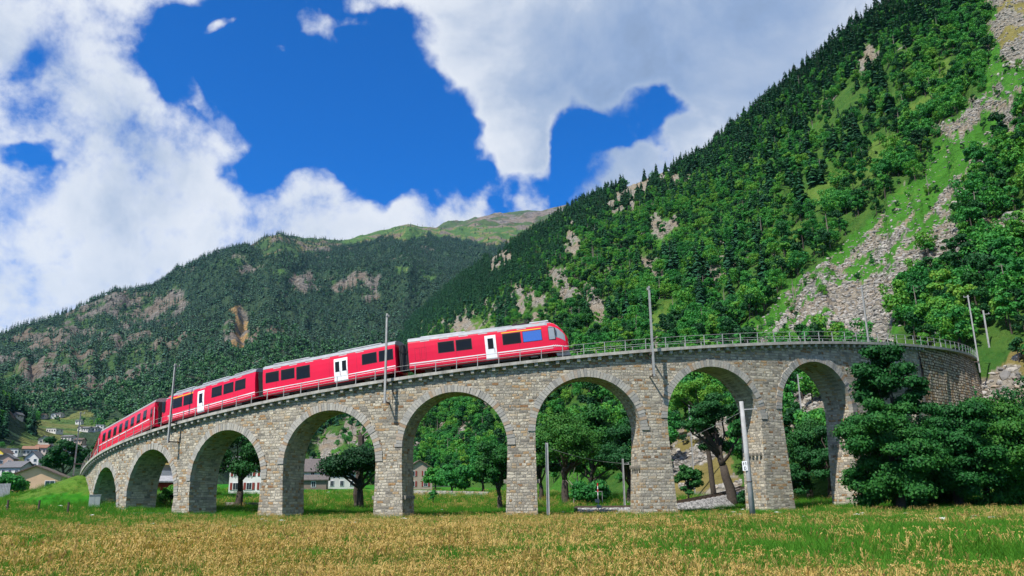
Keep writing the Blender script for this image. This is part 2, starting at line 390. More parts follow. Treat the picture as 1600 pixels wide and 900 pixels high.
def polymask(px, py, polys, jit=0, seed=3, sc=22.):
    """1 where a surface point lies in one of the zones, with ragged edges"""
    jx = px + jit*fbm2(px/sc, py/sc, seed, 4, .6); jy = py + jit*fbm2(px/sc+31, py/sc+7, seed+5, 4, .6)
    r = np.zeros(px.shape)
    for p in polys: r = np.maximum(r, inpoly(jx, jy, p))
    return r

# ------------------------------------------------------------------ the viaduct's line
R0, CX, CY, A0, DTH = 66.2868, .33958, 141.15199, -.0124452, .1897015
Z0, GR, K1, K2, G2 = 14.35855, .0958043, .181062, .1213089, -.000244964
PITCH = R0*DTH
_sg = np.arange(-150, 130, .25)
def _line():
    x0, y0 = CX+R0*sin(A0), CY-R0*cos(A0); X = {}
    for sgn in (1, -1):
        x, y, h = x0, y0, A0; s = 0.; X[0] = (x, y, h); ds = .05*sgn; i = 0
        while abs(s) < 151:
            u = s+ds/2; t = min(u, 37.)/R0; t = max(t, -66./R0)
            k = (1+K1*t+K2*t*t)/R0 if u < 37 else .65/R0
            if u < -66: k = .62/R0
            h += k*ds/2; x += cos(h)*ds; y += sin(h)*ds; h += k*ds/2; s += ds; i += 1
            if i % 5 == 0: X[round(s*4)] = (x, y, h)
    return np.array([X[k] for k in range(-600, 521)])
LINE = _line()
def wall(s):
    i = (s+150)*4; a = int(max(0, min(1119, math.floor(i)))); f = i-a
    return LINE[a]*(1-f)+LINE[a+1]*f
def deck(s): return Z0+GR*s+G2*s*s
def pt(s, off, z):
    x, y, h = wall(s); return (x+off*sin(h), y-off*cos(h), z)

# ------------------------------------------------------------------ ground: the valley meadow with the railway bank
BANK = [(s, *pt(s, -1.7, 0)[:2], deck(s)-.35) for s in np.arange(-74, -149, -3.)]
def ground_h(x, y, noise=True):
    x = np.asarray(x, float); y = np.asarray(y, float); r = np.hypot(x, y)
    g = np.minimum(.9*(x/60)**2, 1.3)*sst(45, 85, r)*(y > 0)
    g = g + .03*np.clip(r-85, 0, 170)*sst(-40, 60, y) - 3*sst(300, 420, r)
    if noise: g = g + .12*fbm2(x/7, y/7, 5, 3)*sst(5, 30, r)
    b = np.full(x.shape, -50.)
    for s, bx, by, top in BANK:
        d = np.hypot(x-bx, y-by); b = np.maximum(b, top-np.maximum(0, d-2.6)/2.5)
    b = b + .25*fbm2(x/3, y/3, 8, 3)
    return np.maximum(g, b) + .25*np.exp(-((g-b)/1.2)**2)*0

def polar_grid(az, r):
    A, Rr = np.meshgrid(np.radians(az), r, indexing='ij'); return np.sin(A)*Rr, np.cos(A)*Rr
def grid_faces(n, m, wrap=False):
    i = np.arange(n if wrap else n-1)[:, None]; j = np.arange(m-1)[None]
    a = i*m+j; b = ((i+1) % n)*m+j
    return np.stack([a, a+1, b+1, b], -1).reshape(-1, 4)

def ground_mat():
    m, nt, b = newmat('meadow_ground'); t = NT(nt); p = t.pos()
    n1 = t.noise(.045, 4, .6, p); n2 = t.noise(.9, 6, .7, p); n3 = t.noise(9, 4, .7, p)
    at = t.n('ShaderNodeVertexColor', layer_name='zone').outputs['Color']; sp = t.n('ShaderNodeSeparateColor'); t.l(at, sp.inputs[0])
    green = t.ramp(n2, [(.3, (.010, .100, .005)), (.5, (.018, .155, .006)), (.7, (.038, .205, .010))])
    straw = t.ramp(n2, [(.3, (.16, .12, .035)), (.7, (.30, .21, .07))])
    c = t.mix(t.math('MULTIPLY', sp.outputs[0], t.rng(n3, .3, .6)), green, straw)
    c = t.mix(sp.outputs[1], c, t.ramp(n3, [(.3, (.16, .15, .13)), (.7, (.32, .31, .28))]))
    t.l(c, b.inputs['Base Color']); b.inputs['Roughness'].default_value = 1; b.inputs['Specular IOR Level'].default_value = .1
    t.l(t.bump(t.math('ADD', n3, n2), .8, .15), b.inputs['Normal']); return m
def straw_mask(x, y):
    """where the meadow has run to seed and turned straw-coloured"""
    r = np.hypot(x, y); az = np.degrees(np.arctan2(x, y))
    a = .56 - .24*sst(-3, 20, az) + .26*np.exp(-((r-60)/13)**2) + .55*fbm2(x/12, y/8, 21, 4, .6) + .95*fbm2(x/3.2, y/2.2, 23, 4, .65) + .05*sst(36, 25, r)*sst(0, -10, az)
    a = a*(1-.9*sst(75, 92, r+7*fbm2(x/5, y/5, 29, 3))*(1-sst(95, 110, r)*.7))
    a = np.where((x < -45) & (y > 85), a*.15, a) + .35*sst(16, 24, az)*np.exp(-((r-72)/9)**2)
    return np.clip(a, 0, 1)*(1-.8*sst(140, 220, r)) + .35*sst(85, 100, r)*(1-sst(150, 260, r))*(vnoise(x/40, y/9, 12) > .5)
az = np.concatenate([np.arange(-180, -44, 4.), np.arange(-44, 44.01, .25), np.arange(48, 180, 4.)])
rr = np.concatenate([np.linspace(.3, 18, 12), np.arange(19, 130, .8), np.geomspace(131, 420, 46), np.geomspace(450, 6600, 14)])
X, Y = polar_grid(az, rr); Zg = ground_h(X, Y)
sm = straw_mask(X, Y).ravel()
me = np_mesh('ground', np.stack([X, Y, Zg], -1).reshape(-1, 3), grid_faces(len(az), len(rr), True), ground_mat(),
             cols={'zone': np.stack([sm, 0*sm, 0*sm], 1)}, smooth=True)
link('ground', me, kind='structure')
def gz(x, y): return float(ground_h(np.array([x]), np.array([y]))[0])

# ------------------------------------------------------------------ mountains
def interp_sky(pts, rs):
    q = sorted([azel(x, y)+(r,) for (x, y), r in zip(pts, rs)]); return np.array(q)
class Slope:
    """a mountainside as a height field round the valley: foot, crest and the relief between"""
    def __init__(s, az, rows, hfun, sky):
        s.az = az; s.rows = rows; s.h = hfun; s.sky = sky
def near_params(a):
    sk = NEAR_SKY; e1 = np.interp(a, sk[:, 0], sk[:, 1]); r1 = np.interp(a, sk[:, 0], sk[:, 2])
    r0 = np.interp(a, [-17, -14, -11.8, -8.4, -5, 0, 4, 10, 16, 20, 25, 31, 40, 60, 85], [420, 340, 310, 290, 250, 190, 150, 130, 119, 113, 109, 106, 100, 84, 74])
    return e1, r1, r0
NS = [(455, 712), (480, 684), (530, 636), (560, 606), (590, 575), (602, 556), (620, 525), (640, 502), (700, 452), (770, 403), (850, 358), (890, 331), (940, 308), (990, 288), (1040, 270), (1090, 250), (1130, 222), (1170, 187), (1230, 142), (1290, 92), (1340, 48), (1380, 18), (1440, -30), (1520, -90), (1600, -150), (1750, -220)]
NR = [460, 560, 760, 1000, 1250, 1350, 1480, 1560, 1180, 980, 830, 760, 720, 680, 640, 610, 580, 560, 530, 510, 490, 480, 465, 455, 450, 440]
NEAR_SKY = interp_sky(NS, NR)
def near_h(a, r):
    e1, r1, r0 = near_params(a); zb = .6+np.minimum(4.6, .03*np.maximum(0, r0-85)); zc = CH+r1*np.tan(np.radians(e1))
    t = (r-r0)/(r1-r0); tc_ = np.clip(t, 0, 1)
    p = tc_ - .05*np.sin(pi*tc_) - .0*t
    z = zb+(zc-zb)*p
    z = np.where(t > 1, zc-(r-r1)*.45, z); z = np.where(t < 0, zb+(r-r0)*.25, z)
    x = r*np.sin(np.radians(a)); y = r*np.cos(np.radians(a)); d = np.clip(r-r0, 0, None)
    amp = sst(0, 70, d)*(1-.65*sst(.8, 1, t))
    # ribs and gullies that run down the fall line, plus crags
    z = z + amp*(9*fbm2(x/75, y/75, 31, 4) + 3.0*fbm2(x/17, y/17, 37, 3))
    z = z + amp*5*np.abs(fbm2(a/1.7+.6*fbm2(x/50, y/50, 3), r/420, 41, 3))
    z = z + .5*fbm2(x/5, y/5, 43, 3)*sst(0, 10, d)
    return z
FS = [(-500, 590), (-250, 575), (-100, 545), (0, 521), (50, 504), (100, 491), (150, 469), (190, 456), (240, 447), (270, 429), (310, 414), (350, 399), (380, 388), (410, 372), (440, 363), (480, 369), (520, 375), (545, 375), (590, 360), (640, 350), (690, 357), (740, 353), (800, 352), (880, 352), (1000, 380)]
FR = [2000, 2050, 2100, 2150, 2200, 2280, 2350, 2420, 2520, 2600, 2700, 2850, 2950, 3050, 3100, 3200, 3300, 3350, 3450, 3550, 3600, 3650, 3700, 3800, 3900]
FAR_SKY = interp_sky(FS, FR)
E900 = np.array([azel(-400, 640)+(0,), azel(0, 650)+(0,), azel(60, 655)+(0,), azel(150, 660)+(0,), azel(260, 640)+(0,), azel(400, 600)+(0,), azel(900, 600)+(0,)])
def far_h(a, r):
    sk = FAR_SKY; e1 = np.interp(a, sk[:, 0], sk[:, 1]); r1 = np.interp(a, sk[:, 0], sk[:, 2])
    e9 = np.interp(a, E900[:, 0], E900[:, 1]); z9 = CH+900*np.tan(np.radians(e9)); zc = CH+r1*np.tan(np.radians(e1))
    t = np.clip((r-240)/660, 0, 1); w = sst(-22.5, -19, a); zl = 5.2+(z9-5.2)*((.45*t+.55*t**1.7)*(1-w)+t**5*w)
    q = np.clip((r-900)/(r1-900), 0, 1); zu = z9+(zc-z9)*(q-.035*np.sin(pi*q))
    z = np.where(r < 900, zl, zu); z = np.where(r > r1, zc-(r-r1)*.35, z); z = np.where(r < 240, 5.2-(240-r)*.1, z)
    x = r*np.sin(np.radians(a)); y = r*np.cos(np.radians(a))
    amp = sst(900, 1500, r)*(1-.75*sst(.82, 1, q))
    z = z + amp*(75*fbm2(x/420, y/420, 51, 4) + 22*fbm2(x/120, y/120, 57, 3) + 60*np.abs(fbm2(a/2.4+.5*fbm2(x/300, y/300, 9), r/2600, 61, 3)) - 15)
    z = z + sst(900, 1300, r)*5*fbm2(x/34, y/34, 63, 3) + sst(250, 350, r)*(1-sst(800, 1000, r))*2.2*fbm2(x/45, y/45, 67, 3)
    # the dark wooded spur at the valley's edge
    z = z + 42*np.exp(-((a+36.2)/3.4)**2-((r-640)/130)**2)
    return z
PEAK = interp_sky([(560, 390), (640, 366), (700, 352), (740, 341), (770, 336), (800, 331), (825, 327), (845, 329), (862, 325), (885, 320), (930, 335), (1000, 370)], [5600]*12)
def peak_h(a, r):
    e1 = np.interp(a, PEAK[:, 0], PEAK[:, 1]); zc = CH+5600*np.tan(np.radians(e1)); x = r*np.sin(np.radians(a)); y = r*np.cos(np.radians(a))
    q = np.clip((r-3300)/2300, 0, 1.); z = 900+(zc-900)*q**.8; z = np.where(r > 5600, zc-(r-5600)*.4, z)
    return z+(70*fbm2(x/300, y/300, 71, 5, .6)-30*np.abs(fbm2(x/160, y/160, 77, 3)))*(1-.8*sst(.9, 1, q))

def hit(px, py, hfun, rmin, rmax):
    """where the line of sight through a point of the photo meets a mountainside"""
    d = ray(px, py); a = degrees(atan2(d[0], d[1])); tn = d[2]/hypot(d[0], d[1]); rs = np.geomspace(rmin, rmax, 700)
    z = hfun(np.full(rs.shape, a), rs); k = np.argmax(z >= CH+rs*tn)
    if k == 0 and not z[0] >= CH+rs[0]*tn: k = len(rs)-1
    return rs[k]*sin(radians(a)), rs[k]*cos(radians(a)), float(z[k])

# zones of the near slope, by where they lie in the photo
OPEN = [(1120, 545), (1180, 500), (1255, 428), (1330, 370), (1400, 308), (1440, 268), (1470, 200), (1540, 140), (1548, 60), (1540, -60), (1700, -60), (1700, 120), (1600, 165), (1560, 215), (1528, 250), (1515, 310), (1500, 380), (1440, 400), (1402, 470), (1392, 548)]
SCREE = [[(1255, 545), (1300, 480), (1360, 435), (1420, 385), (1510, 330), (1503, 385), (1440, 415), (1445, 440), (1402, 470), (1392, 548)],
         [(1140, 545), (1200, 493), (1290, 425), (1370, 368), (1450, 318), (1535, 238), (1538, 262), (1475, 330), (1385, 395), (1300, 450), (1235, 515), (1190, 548)],
         [(1462, 205), (1500, 178), (1562, 136), (1580, 150), (1520, 202), (1478, 228)], [(1560, 170), (1600, 130), (1640, 130), (1600, 190), (1560, 215)],
         [(1488, 442), (1540, 378), (1610, 322), (1620, 352), (1552, 412), (1500, 445)], [(1230, 680), (1240, 575), (1300, 575), (1310, 660), (1270, 680)],
         [(482, 712), (492, 690), (556, 648), (600, 640), (600, 672), (540, 695), (500, 716)]]
DRYROCK = [[(1543, -40), (1640, -60), (1640, 100), (1585, 105), (1552, 75)], [(1535, 640), (1525, 598), (1552, 566), (1585, 548), (1640, 545), (1640, 660)], [(1050, 800), (1050, 660), (1140, 640), (1160, 800)], [(1225, 800), (1225, 640), (1235, 640), (1240, 800)]]
CRAG = [[(945, 315), (985, 290), (1050, 258), (1065, 268), (1000, 305), (960, 335)], [(880, 345), (905, 360), (908, 392), (885, 385)], [(1010, 345), (1050, 335), (1060, 355), (1025, 380)], [(915, 450), (945, 455), (940, 520), (920, 500)],
        [(800, 455), (830, 450), (850, 470), (815, 485)], [(700, 500), (735, 490), (750, 512), (712, 520)], [(1350, 60), (1370, 70), (1365, 115), (1345, 105)], [(1000, 410), (1030, 400), (1030, 430), (1005, 440)], [(760, 395), (800, 370), (810, 400), (780, 420)], [(860, 410), (880, 420), (905, 470), (880, 470)]]
CLEAR = [[(1355, 235), (1390, 205), (1402, 225), (1375, 262), (1345, 265)], [(1250, 310), (1310, 265), (1325, 275), (1275, 330)], [(1225, 365), (1262, 340), (1270, 352), (1235, 385)], [(1330, 250), (1370, 240), (1370, 280), (1335, 285)], [(1420, 170), (1480, 90), (1492, 100), (1450, 190)], [(1000, 520), (1040, 470), (1055, 480), (1020, 530)], [(690, 520), (760, 500), (800, 530), (720, 545)]]
def near_zones(px, py, x, y):
    op = polymask(px, py, [OPEN], 16, 3, 30.); sc = polymask(px, py, SCREE, 26, 9, 22.); dr = polymask(px, py, DRYROCK, 22, 15, 26.)
    cg = polymask(px, py, CRAG, 26, 21, 18.); cl = polymask(px, py, CLEAR, 18, 27, 20.)
    streak = fbm2((px+.8*py)/14, (py-.8*px)/120, 33, 4, .6)         # scree tongues run down the open slope
    thin = polymask(px, py, SCREE[1:2], 18, 9, 22.)*(1-polymask(px, py, SCREE[:1], 18, 9, 22.))
    rock = np.maximum(np.maximum(sc*(streak+.6*fbm2(px/9, py/9, 35, 3) > np.where(thin > 0, .06, -.40)), cg), op*(streak > .42))
    sparse = sst(880, 760, px)*sst(380, 440, py)*sst(575, 545, py)                    # the broken, bushy flank behind the train
    rock = np.maximum(rock, (fbm2(x/22, y/22, 45, 5, .6) > .36-.10*sparse)*1.)
    rock = np.maximum(rock, dr*(fbm2(x/12, y/12, 47, 4, .6) > np.where((py > 600) & (px < 1400), .22, -.15)))
    grass = np.maximum(np.maximum(op, cl), (fbm2(x/40, y/40, 49, 4) > .36)*.8)
    return op, rock, grass, dr, cg, cl, sparse
a1 = np.concatenate([np.arange(-17, 36, .105), np.arange(36, 85, .8)])
tt = np.concatenate([np.linspace(0, 1, 300)**1.55, [1.04, 1.1, 1.25, 1.5, 1.9]])
A = np.repeat(a1[:, None], len(tt), 1); e1, r1, r0 = near_params(A); RR = (r0-14)+(r1-r0+14)*tt[None]
ZZ = near_h(A, RR); XX = RR*np.sin(np.radians(A)); YY = RR*np.cos(np.radians(A))
px, py = proj(np.stack([XX, YY, ZZ], -1))
op, rock, grass, dr, cg, cl, sp_ = near_zones(px, py, XX, YY)
ZZ = ZZ + cg*3.5*fbm2(XX/6, YY/6, 91, 3)
def mountain_mat(name, floor, floor2, rockc, grassc, dry, rs, bs):
    m, nt, b = newmat(name); t = NT(nt); p = t.pos()
    at = t.n('ShaderNodeVertexColor', layer_name='zone').outputs['Color']; sp = t.n('ShaderNodeSeparateColor'); t.l(at, sp.inputs[0])
    n1 = t.noise(rs*.25, 6, .65, p); n2 = t.noise(rs, 8, .7, p); n3 = t.noise(rs*6, 4, .7, p)
    c = t.mix(t.rng(n2, .35, .65), floor, floor2)
    g = t.ramp(n2, [(.3, tuple(x*.6 for x in grassc)), (.55, grassc), (.75, tuple(x*.7+y*.3 for x, y in zip(grassc, dry)))])
    c = t.mix(sp.outputs[1], c, g)
    c = t.mix(sp.outputs[2], c, t.ramp(n2, [(.3, tuple(x*.6 for x in dry)), (.7, dry)]))
    v = t.n('ShaderNodeTexVoronoi', feature='F1'); v.inputs['Scale'].default_value = rs*5; t.l(p, v.inputs['Vector'])
    sv = t.n('ShaderNodeSeparateColor'); t.l(v.outputs['Color'], sv.inputs[0])
    r = t.ramp(sv.outputs[0], [(0, tuple(x*.45 for x in rockc)), (.35, tuple(x*.8 for x in rockc)), (.7, rockc), (1, tuple(min(1, x*1.35) for x in rockc))])
    r = t.mix(t.rng(n1, .42, .62), r, t.mix(.6, r, (rockc[0]*1.05, rockc[1]*.82, rockc[2]*.6)))
    c = t.mix(sp.outputs[0], c, r)
    t.l(c, b.inputs['Base Color']); b.inputs['Roughness'].default_value = 1; b.inputs['Specular IOR Level'].default_value = .1
    hh = t.math('ADD', t.math('MULTIPLY', n2, 1.5), t.math('ADD', t.math('MULTIPLY', n3, .4), t.math('MULTIPLY', v.outputs['Distance'], .5)))
    t.l(t.bump(hh, .9, bs), b.inputs['Normal']); return m
me = np_mesh('mountain', np.stack([XX, YY, ZZ], -1).reshape(-1, 3), grid_faces(len(a1), len(tt)),
             mountain_mat('mountainside', (.030, .100, .016), (.070, .135, .024), (.235, .22, .185), (.050, .175, .018), (.27, .20, .075), .22, 1.2),
             cols={'zone': np.stack([rock, grass, np.maximum(dr*.8, cl*.25)], -1).reshape(-1, 3)}, smooth=True)
link('mountain', me, kind='structure')

FROCK = [[(-400, 640), (-100, 545), (60, 505), (190, 455), (290, 450), (295, 520), (255, 560), (200, 600), (110, 640), (-50, 650)], [(355, 490), (372, 472), (400, 515), (385, 550), (360, 540)], [(520, 425), (590, 440), (585, 462), (525, 452)], [(340, 410), (400, 400), (430, 420), (370, 430)], [(470, 440), (500, 430), (510, 450), (480, 460)]]
FSLIDE = [[(362, 478), (376, 472), (384, 500), (390, 515), (376, 552), (362, 545), (368, 515)]]
FALP = [[(385, 385), (440, 340), (900, 330), (900, 395), (760, 378), (680, 372), (600, 372), (540, 385), (470, 402), (400, 398)]]
FMEAD = [[(615, 414), (640, 416), (636, 426), (616, 424)], [(660, 430), (680, 432), (676, 442)], [(420, 425), (445, 420), (450, 428)]]
VFIELD = [[(30, 680), (70, 655), (140, 650), (150, 665), (95, 690), (30, 700)], [(0, 705), (60, 688), (110, 678), (110, 692), (40, 706), (0, 712)], [(160, 660), (220, 650), (230, 665), (165, 672)], [(180, 690), (240, 675), (240, 700), (180, 705)], [(50, 668), (90, 660), (95, 672), (60, 676)], [(105, 722), (160, 705), (160, 712), (120, 730)], [(20, 712), (70, 712), (70, 722), (20, 724)], [(90, 655), (135, 640), (150, 648), (100, 664)]]
def far_zones(px, py, x, y):
    n = fbm2(x/70, y/70, 83, 5, .62)
    rk = polymask(px, py, FROCK, 30, 3, 40.); sl = polymask(px, py, FSLIDE, 10, 5, 12.); al = polymask(px, py, FALP, 12, 7, 30.); md = polymask(px, py, FMEAD, 5, 9, 12.)
    vf = polymask(px, py, VFIELD, 9, 11, 20.)*(np.hypot(x, y) < 1100)
    rock = np.maximum(rk*(n > -.08), np.maximum((n > .50)*1., al*(n > .18)))
    grass = np.maximum(np.maximum(al*np.where(px < 535, .45, 1), md), np.maximum(vf, rk*(n < .1)*.6)); rock = np.where(vf+md > 0, 0, rock)
    return rk, rock, grass, sl, al, md, vf, n
a2 = np.concatenate([np.arange(-70, -41, .7), np.arange(-41, 8, .11)])
q = np.concatenate([np.linspace(0, 1, 330)**1.25, [1.05, 1.15, 1.4]])
A = np.repeat(a2[:, None], len(q), 1); r1 = np.interp(A, FAR_SKY[:, 0], FAR_SKY[:, 2]); RR = 205+(r1-205)*q[None]
ZZ = far_h(A, RR); XX = RR*np.sin(np.radians(A)); YY = RR*np.cos(np.radians(A)); px, py = proj(np.stack([XX, YY, ZZ], -1))
rk, rock, grass, sl_, al, md, vf, nn = far_zones(px, py, XX, YY)
me = np_mesh('hillside', np.stack([XX, YY, ZZ], -1).reshape(-1, 3), grid_faces(len(a2), len(q)),
             mountain_mat('far_hillside', (.026, .058, .032), (.045, .078, .036), (.165, .150, .130), (.070, .145, .038), (.42, .27, .12), .03, 9.),
             cols={'zone': np.stack([rock, grass, np.maximum(np.maximum(sl_, al*(nn > .05)*.35), vf*(.04+.22*(vnoise(XX/60, YY/25, 8) > .5)))], -1).reshape(-1, 3)}, smooth=True)
link('hillside', me, kind='structure')
a3 = np.arange(-12, 12, .12); q3 = np.concatenate([np.linspace(0, 1, 120), [1.1, 1.4]]); A = np.repeat(a3[:, None], len(q3), 1); RR = np.repeat((3300+2300*q3)[None], len(a3), 0)
ZZ = peak_h(A, RR); XX = RR*np.sin(np.radians(A)); YY = RR*np.cos(np.radians(A)); n = fbm2(XX/150, YY/150, 85, 5, .6)
me = np_mesh('mountain_peak', np.stack([XX, YY, ZZ], -1).reshape(-1, 3), grid_faces(len(a3), len(q3)),
             mountain_mat('alpine_peak', (.035, .06, .025), (.07, .085, .04), (.19, .17, .15), (.08, .13, .035), (.25, .18, .11), .02, 14.),
             cols={'zone': np.stack([(n > .05)*1., (n < -.1)*.7, (np.abs(n) < .05)*.4], -1).reshape(-1, 3)}, smooth=True)
link('mountain_peak', me, kind='structure')

# ------------------------------------------------------------------ trees: shapes
def rot_quads(P, N, size, rng, aspect=.8):
    """one leaf-sized face per point, facing N, turned at random"""
    N = N/np.linalg.norm(N, axis=1, keepdims=True); ref = rng.normal(size=N.shape); U = np.cross(N, ref); U /= np.linalg.norm(U, axis=1, keepdims=True)
    V = np.cross(N, U); s = size[:, None]*.5
    q = np.stack([P-U*s-V*s*aspect*.5, P+U*s*.1-V*s*aspect, P+U*s+V*s*aspect*.3, P-U*s*.2+V*s*aspect], 1)
    return q.reshape(-1, 3), np.arange(len(P)*4).reshape(-1, 4)
def crown_leaves(rng, C, Rc, n, leaf, up=.35, shell=.55, squash=.78, stray=0.):
    w = Rc**2; k = rng.choice(len(C), n, p=w/w.sum()); D = rng.normal(size=(n, 3)); D[:, 2] += up; D /= np.linalg.norm(D, axis=1, keepdims=True)
    rad = shell+(1.08-shell)*rng.rand(n)**.6; rad = np.where(rng.rand(n) < stray, rng.uniform(1., 1.5, n), rad)
    P = C[k]+D*(Rc[k]*rad)[:, None]*np.array([1, 1, squash])
    N = D+rng.normal(size=(n, 3))*.55+np.array([0, 0, .25]); return rot_quads(P, N, leaf*(.65+.8*rng.rand(n)), rng)
def blob_centres(rng, n, rx, rz, z0, lo=-.55, rc=(.28, .46), skew=None):
    C = []; Rc = []
    while len(C) < n:
        d = rng.normal(size=3); d /= np.linalg.norm(d)
        if d[2] < lo: continue
        f = .35+.5*rng.rand(); p = np.array([d[0]*rx*f, d[1]*rx*f, z0+d[2]*rz*f]); C.append(p); Rc.append(rx*(rc[0]+(rc[1]-rc[0])*rng.rand())*(1.1-.35*f))
    C = np.array(C); Rc = np.array(Rc)
    if skew is not None: C[:, :2] += np.outer((C[:, 2]-z0+rz)/(2*rz), skew)
    return C, Rc
def broadleaf_proto(seed, h=9., n=980, leaf=.50, mats=None, slim=1.):
    rng = R_(seed); C, Rc = blob_centres(rng, 11, h*.36*slim, h*.40, h*.56, -.8); V, Q = crown_leaves(rng, C, Rc, n, leaf)
    mb = MB(); mb.tube([(0, 0, -.6), (.1, .05, h*.3), (0, .1, h*.55)], [h*.022, h*.017, h*.01], 5, cap=False)
    tv = np.array(mb.v); tf = np.array(mb.f)
    return np_mesh('broadleaf_tree', np.concatenate([tv, V]), np.concatenate([tf, Q+len(tv)]), mats, np.concatenate([np.zeros(len(tf)), np.ones(len(Q))]).astype(int))
def conifer_proto(seed, h=12., tiers=15, per=11, mats=None, wid=.19):
    rng = R_(seed); P = []; z0 = h*.10
    for i in range(tiers):
        f = i/(tiers-1); z = z0+(h-z0)*f**.92; rad = h*wid*(1-f)**.8*(.8+.4*rng.rand())+.12
        for k in range(max(4, int(per*(1-.5*f)))):
            w = rng.rand()*2*pi; L = rad*(.7+.5*rng.rand()); dx, dy = cos(w), sin(w); wd = L*.42; dr_ = L*(.35+.3*rng.rand()); zj = z+rng.uniform(-.3, .3)*h/tiers
            P += [(dx*.03*L, dy*.03*L, zj+.25*L), (dx*L*.6-dy*wd, dy*L*.6+dx*wd, zj-dr_*.4), (dx*L, dy*L, zj-dr_), (dx*L*.6+dy*wd, dy*L*.6-dx*wd, zj-dr_*.4)]
    V = np.array(P); Q = np.arange(len(V)).reshape(-1, 4)
    mb = MB(); mb.tube([(0, 0, -.8), (0, 0, h*.5), (0, 0, h*.97)], [h*.016, h*.011, h*.003], 5, cap=False)
    tv = np.array(mb.v); tf = np.array(mb.f)
    return np_mesh('conifer_tree', np.concatenate([tv, V]), np.concatenate([tf, Q+len(tv)]), mats, np.concatenate([np.zeros(len(tf)), np.ones(len(Q))]).astype(int))
LM = [M['bark'], M['leaf']]; CM = [M['bark'], M['needle']]
BROAD = [broadleaf_proto(100+i, mats=LM if i % 3 else [M['bark'], M['leafdark']], slim=(1, .8, 1.15, .9, 1.25, .75)[i]) for i in range(6)]
CONI = [conifer_proto(200+i, mats=CM, wid=(.19, .15, .23, .17)[i]) for i in range(4)]
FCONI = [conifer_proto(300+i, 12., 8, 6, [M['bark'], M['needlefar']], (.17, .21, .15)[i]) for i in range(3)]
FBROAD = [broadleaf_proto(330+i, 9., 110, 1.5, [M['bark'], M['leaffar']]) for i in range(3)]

def snag_proto(seed, h=9.):
    rn = R_(seed); mb = MB(); mb.tube([(0, 0, -.5), (rn.normal()*.1, rn.normal()*.1, h*.5), (rn.normal()*.3, rn.normal()*.3, h)], [.17, .13, .04], 5, cap=False)
    for k in range(7):
        z = h*rn.uniform(.35, .95); w = rn.uniform(0, 6.28); l = rn.uniform(.5, 1.3); mb.tube([(0, 0, z), (cos(w)*l, sin(w)*l, z+.2)], [.05, .015], 4, cap=False)
    return mb.mesh('dead_trunk', M['palebark'])
SNAG = [snag_proto(400), snag_proto(401, 7.)]
def scatter(name, P, sc, rz, idx, protos, label, cat, tilt=None):
    """one object of stuff: many small copies standing on points"""
    col = bpy.data.collections.new(name+'_sources')
    for i, p in enumerate(protos): col.objects.link(bpy.data.objects.new('%s_source_%02d' % (name, i), p))
    me = bpy.data.meshes.new(name); me.vertices.add(len(P)); me.vertices.foreach_set('co', np.asarray(P, np.float32).ravel())
    for nm, ty, v in (('size', 'FLOAT', sc), ('turn', 'FLOAT', rz), ('pick', 'INT', idx), ('lean', 'FLOAT', tilt if tilt is not None else np.zeros(len(P)))):
        a = me.attributes.new(nm, ty, 'POINT'); a.data.foreach_set('value', np.asarray(v, np.int32 if ty == 'INT' else np.float32))
    o = link(name, me, label=label, cat=cat, kind='stuff')
    ng = bpy.data.node_groups.new(name+'_scatter', 'GeometryNodeTree')
    ng.interface.new_socket('Geometry', in_out='INPUT', socket_type='NodeSocketGeometry'); ng.interface.new_socket('Geometry', in_out='OUTPUT', socket_type='NodeSocketGeometry')
    N = ng.nodes.new; L = ng.links.new
    gi = N('NodeGroupInput'); go = N('NodeGroupOutput'); ip = N('GeometryNodeInstanceOnPoints'); ci = N('GeometryNodeCollectionInfo')
    ci.inputs['Collection'].default_value = col; ci.inputs['Separate Children'].default_value = True; ci.inputs['Reset Children'].default_value = True
    def attr(nm, ty):
        x = N('GeometryNodeInputNamedAttribute'); x.data_type = ty; x.inputs[0].default_value = nm; return x.outputs[0]
    cx = N('ShaderNodeCombineXYZ'); L(attr('lean', 'FLOAT'), cx.inputs[0]); L(attr('turn', 'FLOAT'), cx.inputs[2])
    L(gi.outputs[0], ip.inputs['Points']); L(ci.outputs[0], ip.inputs['Instance']); ip.inputs['Pick Instance'].default_value = True
    L(attr('pick', 'INT'), ip.inputs['Instance Index']); L(cx.outputs[0], ip.inputs['Rotation']); L(attr('size', 'FLOAT'), ip.inputs['Scale'])
    L(ip.outputs[0], go.inputs[0])
    md = o.modifiers.new('scatter', 'NODES'); md.node_group = ng
    return o

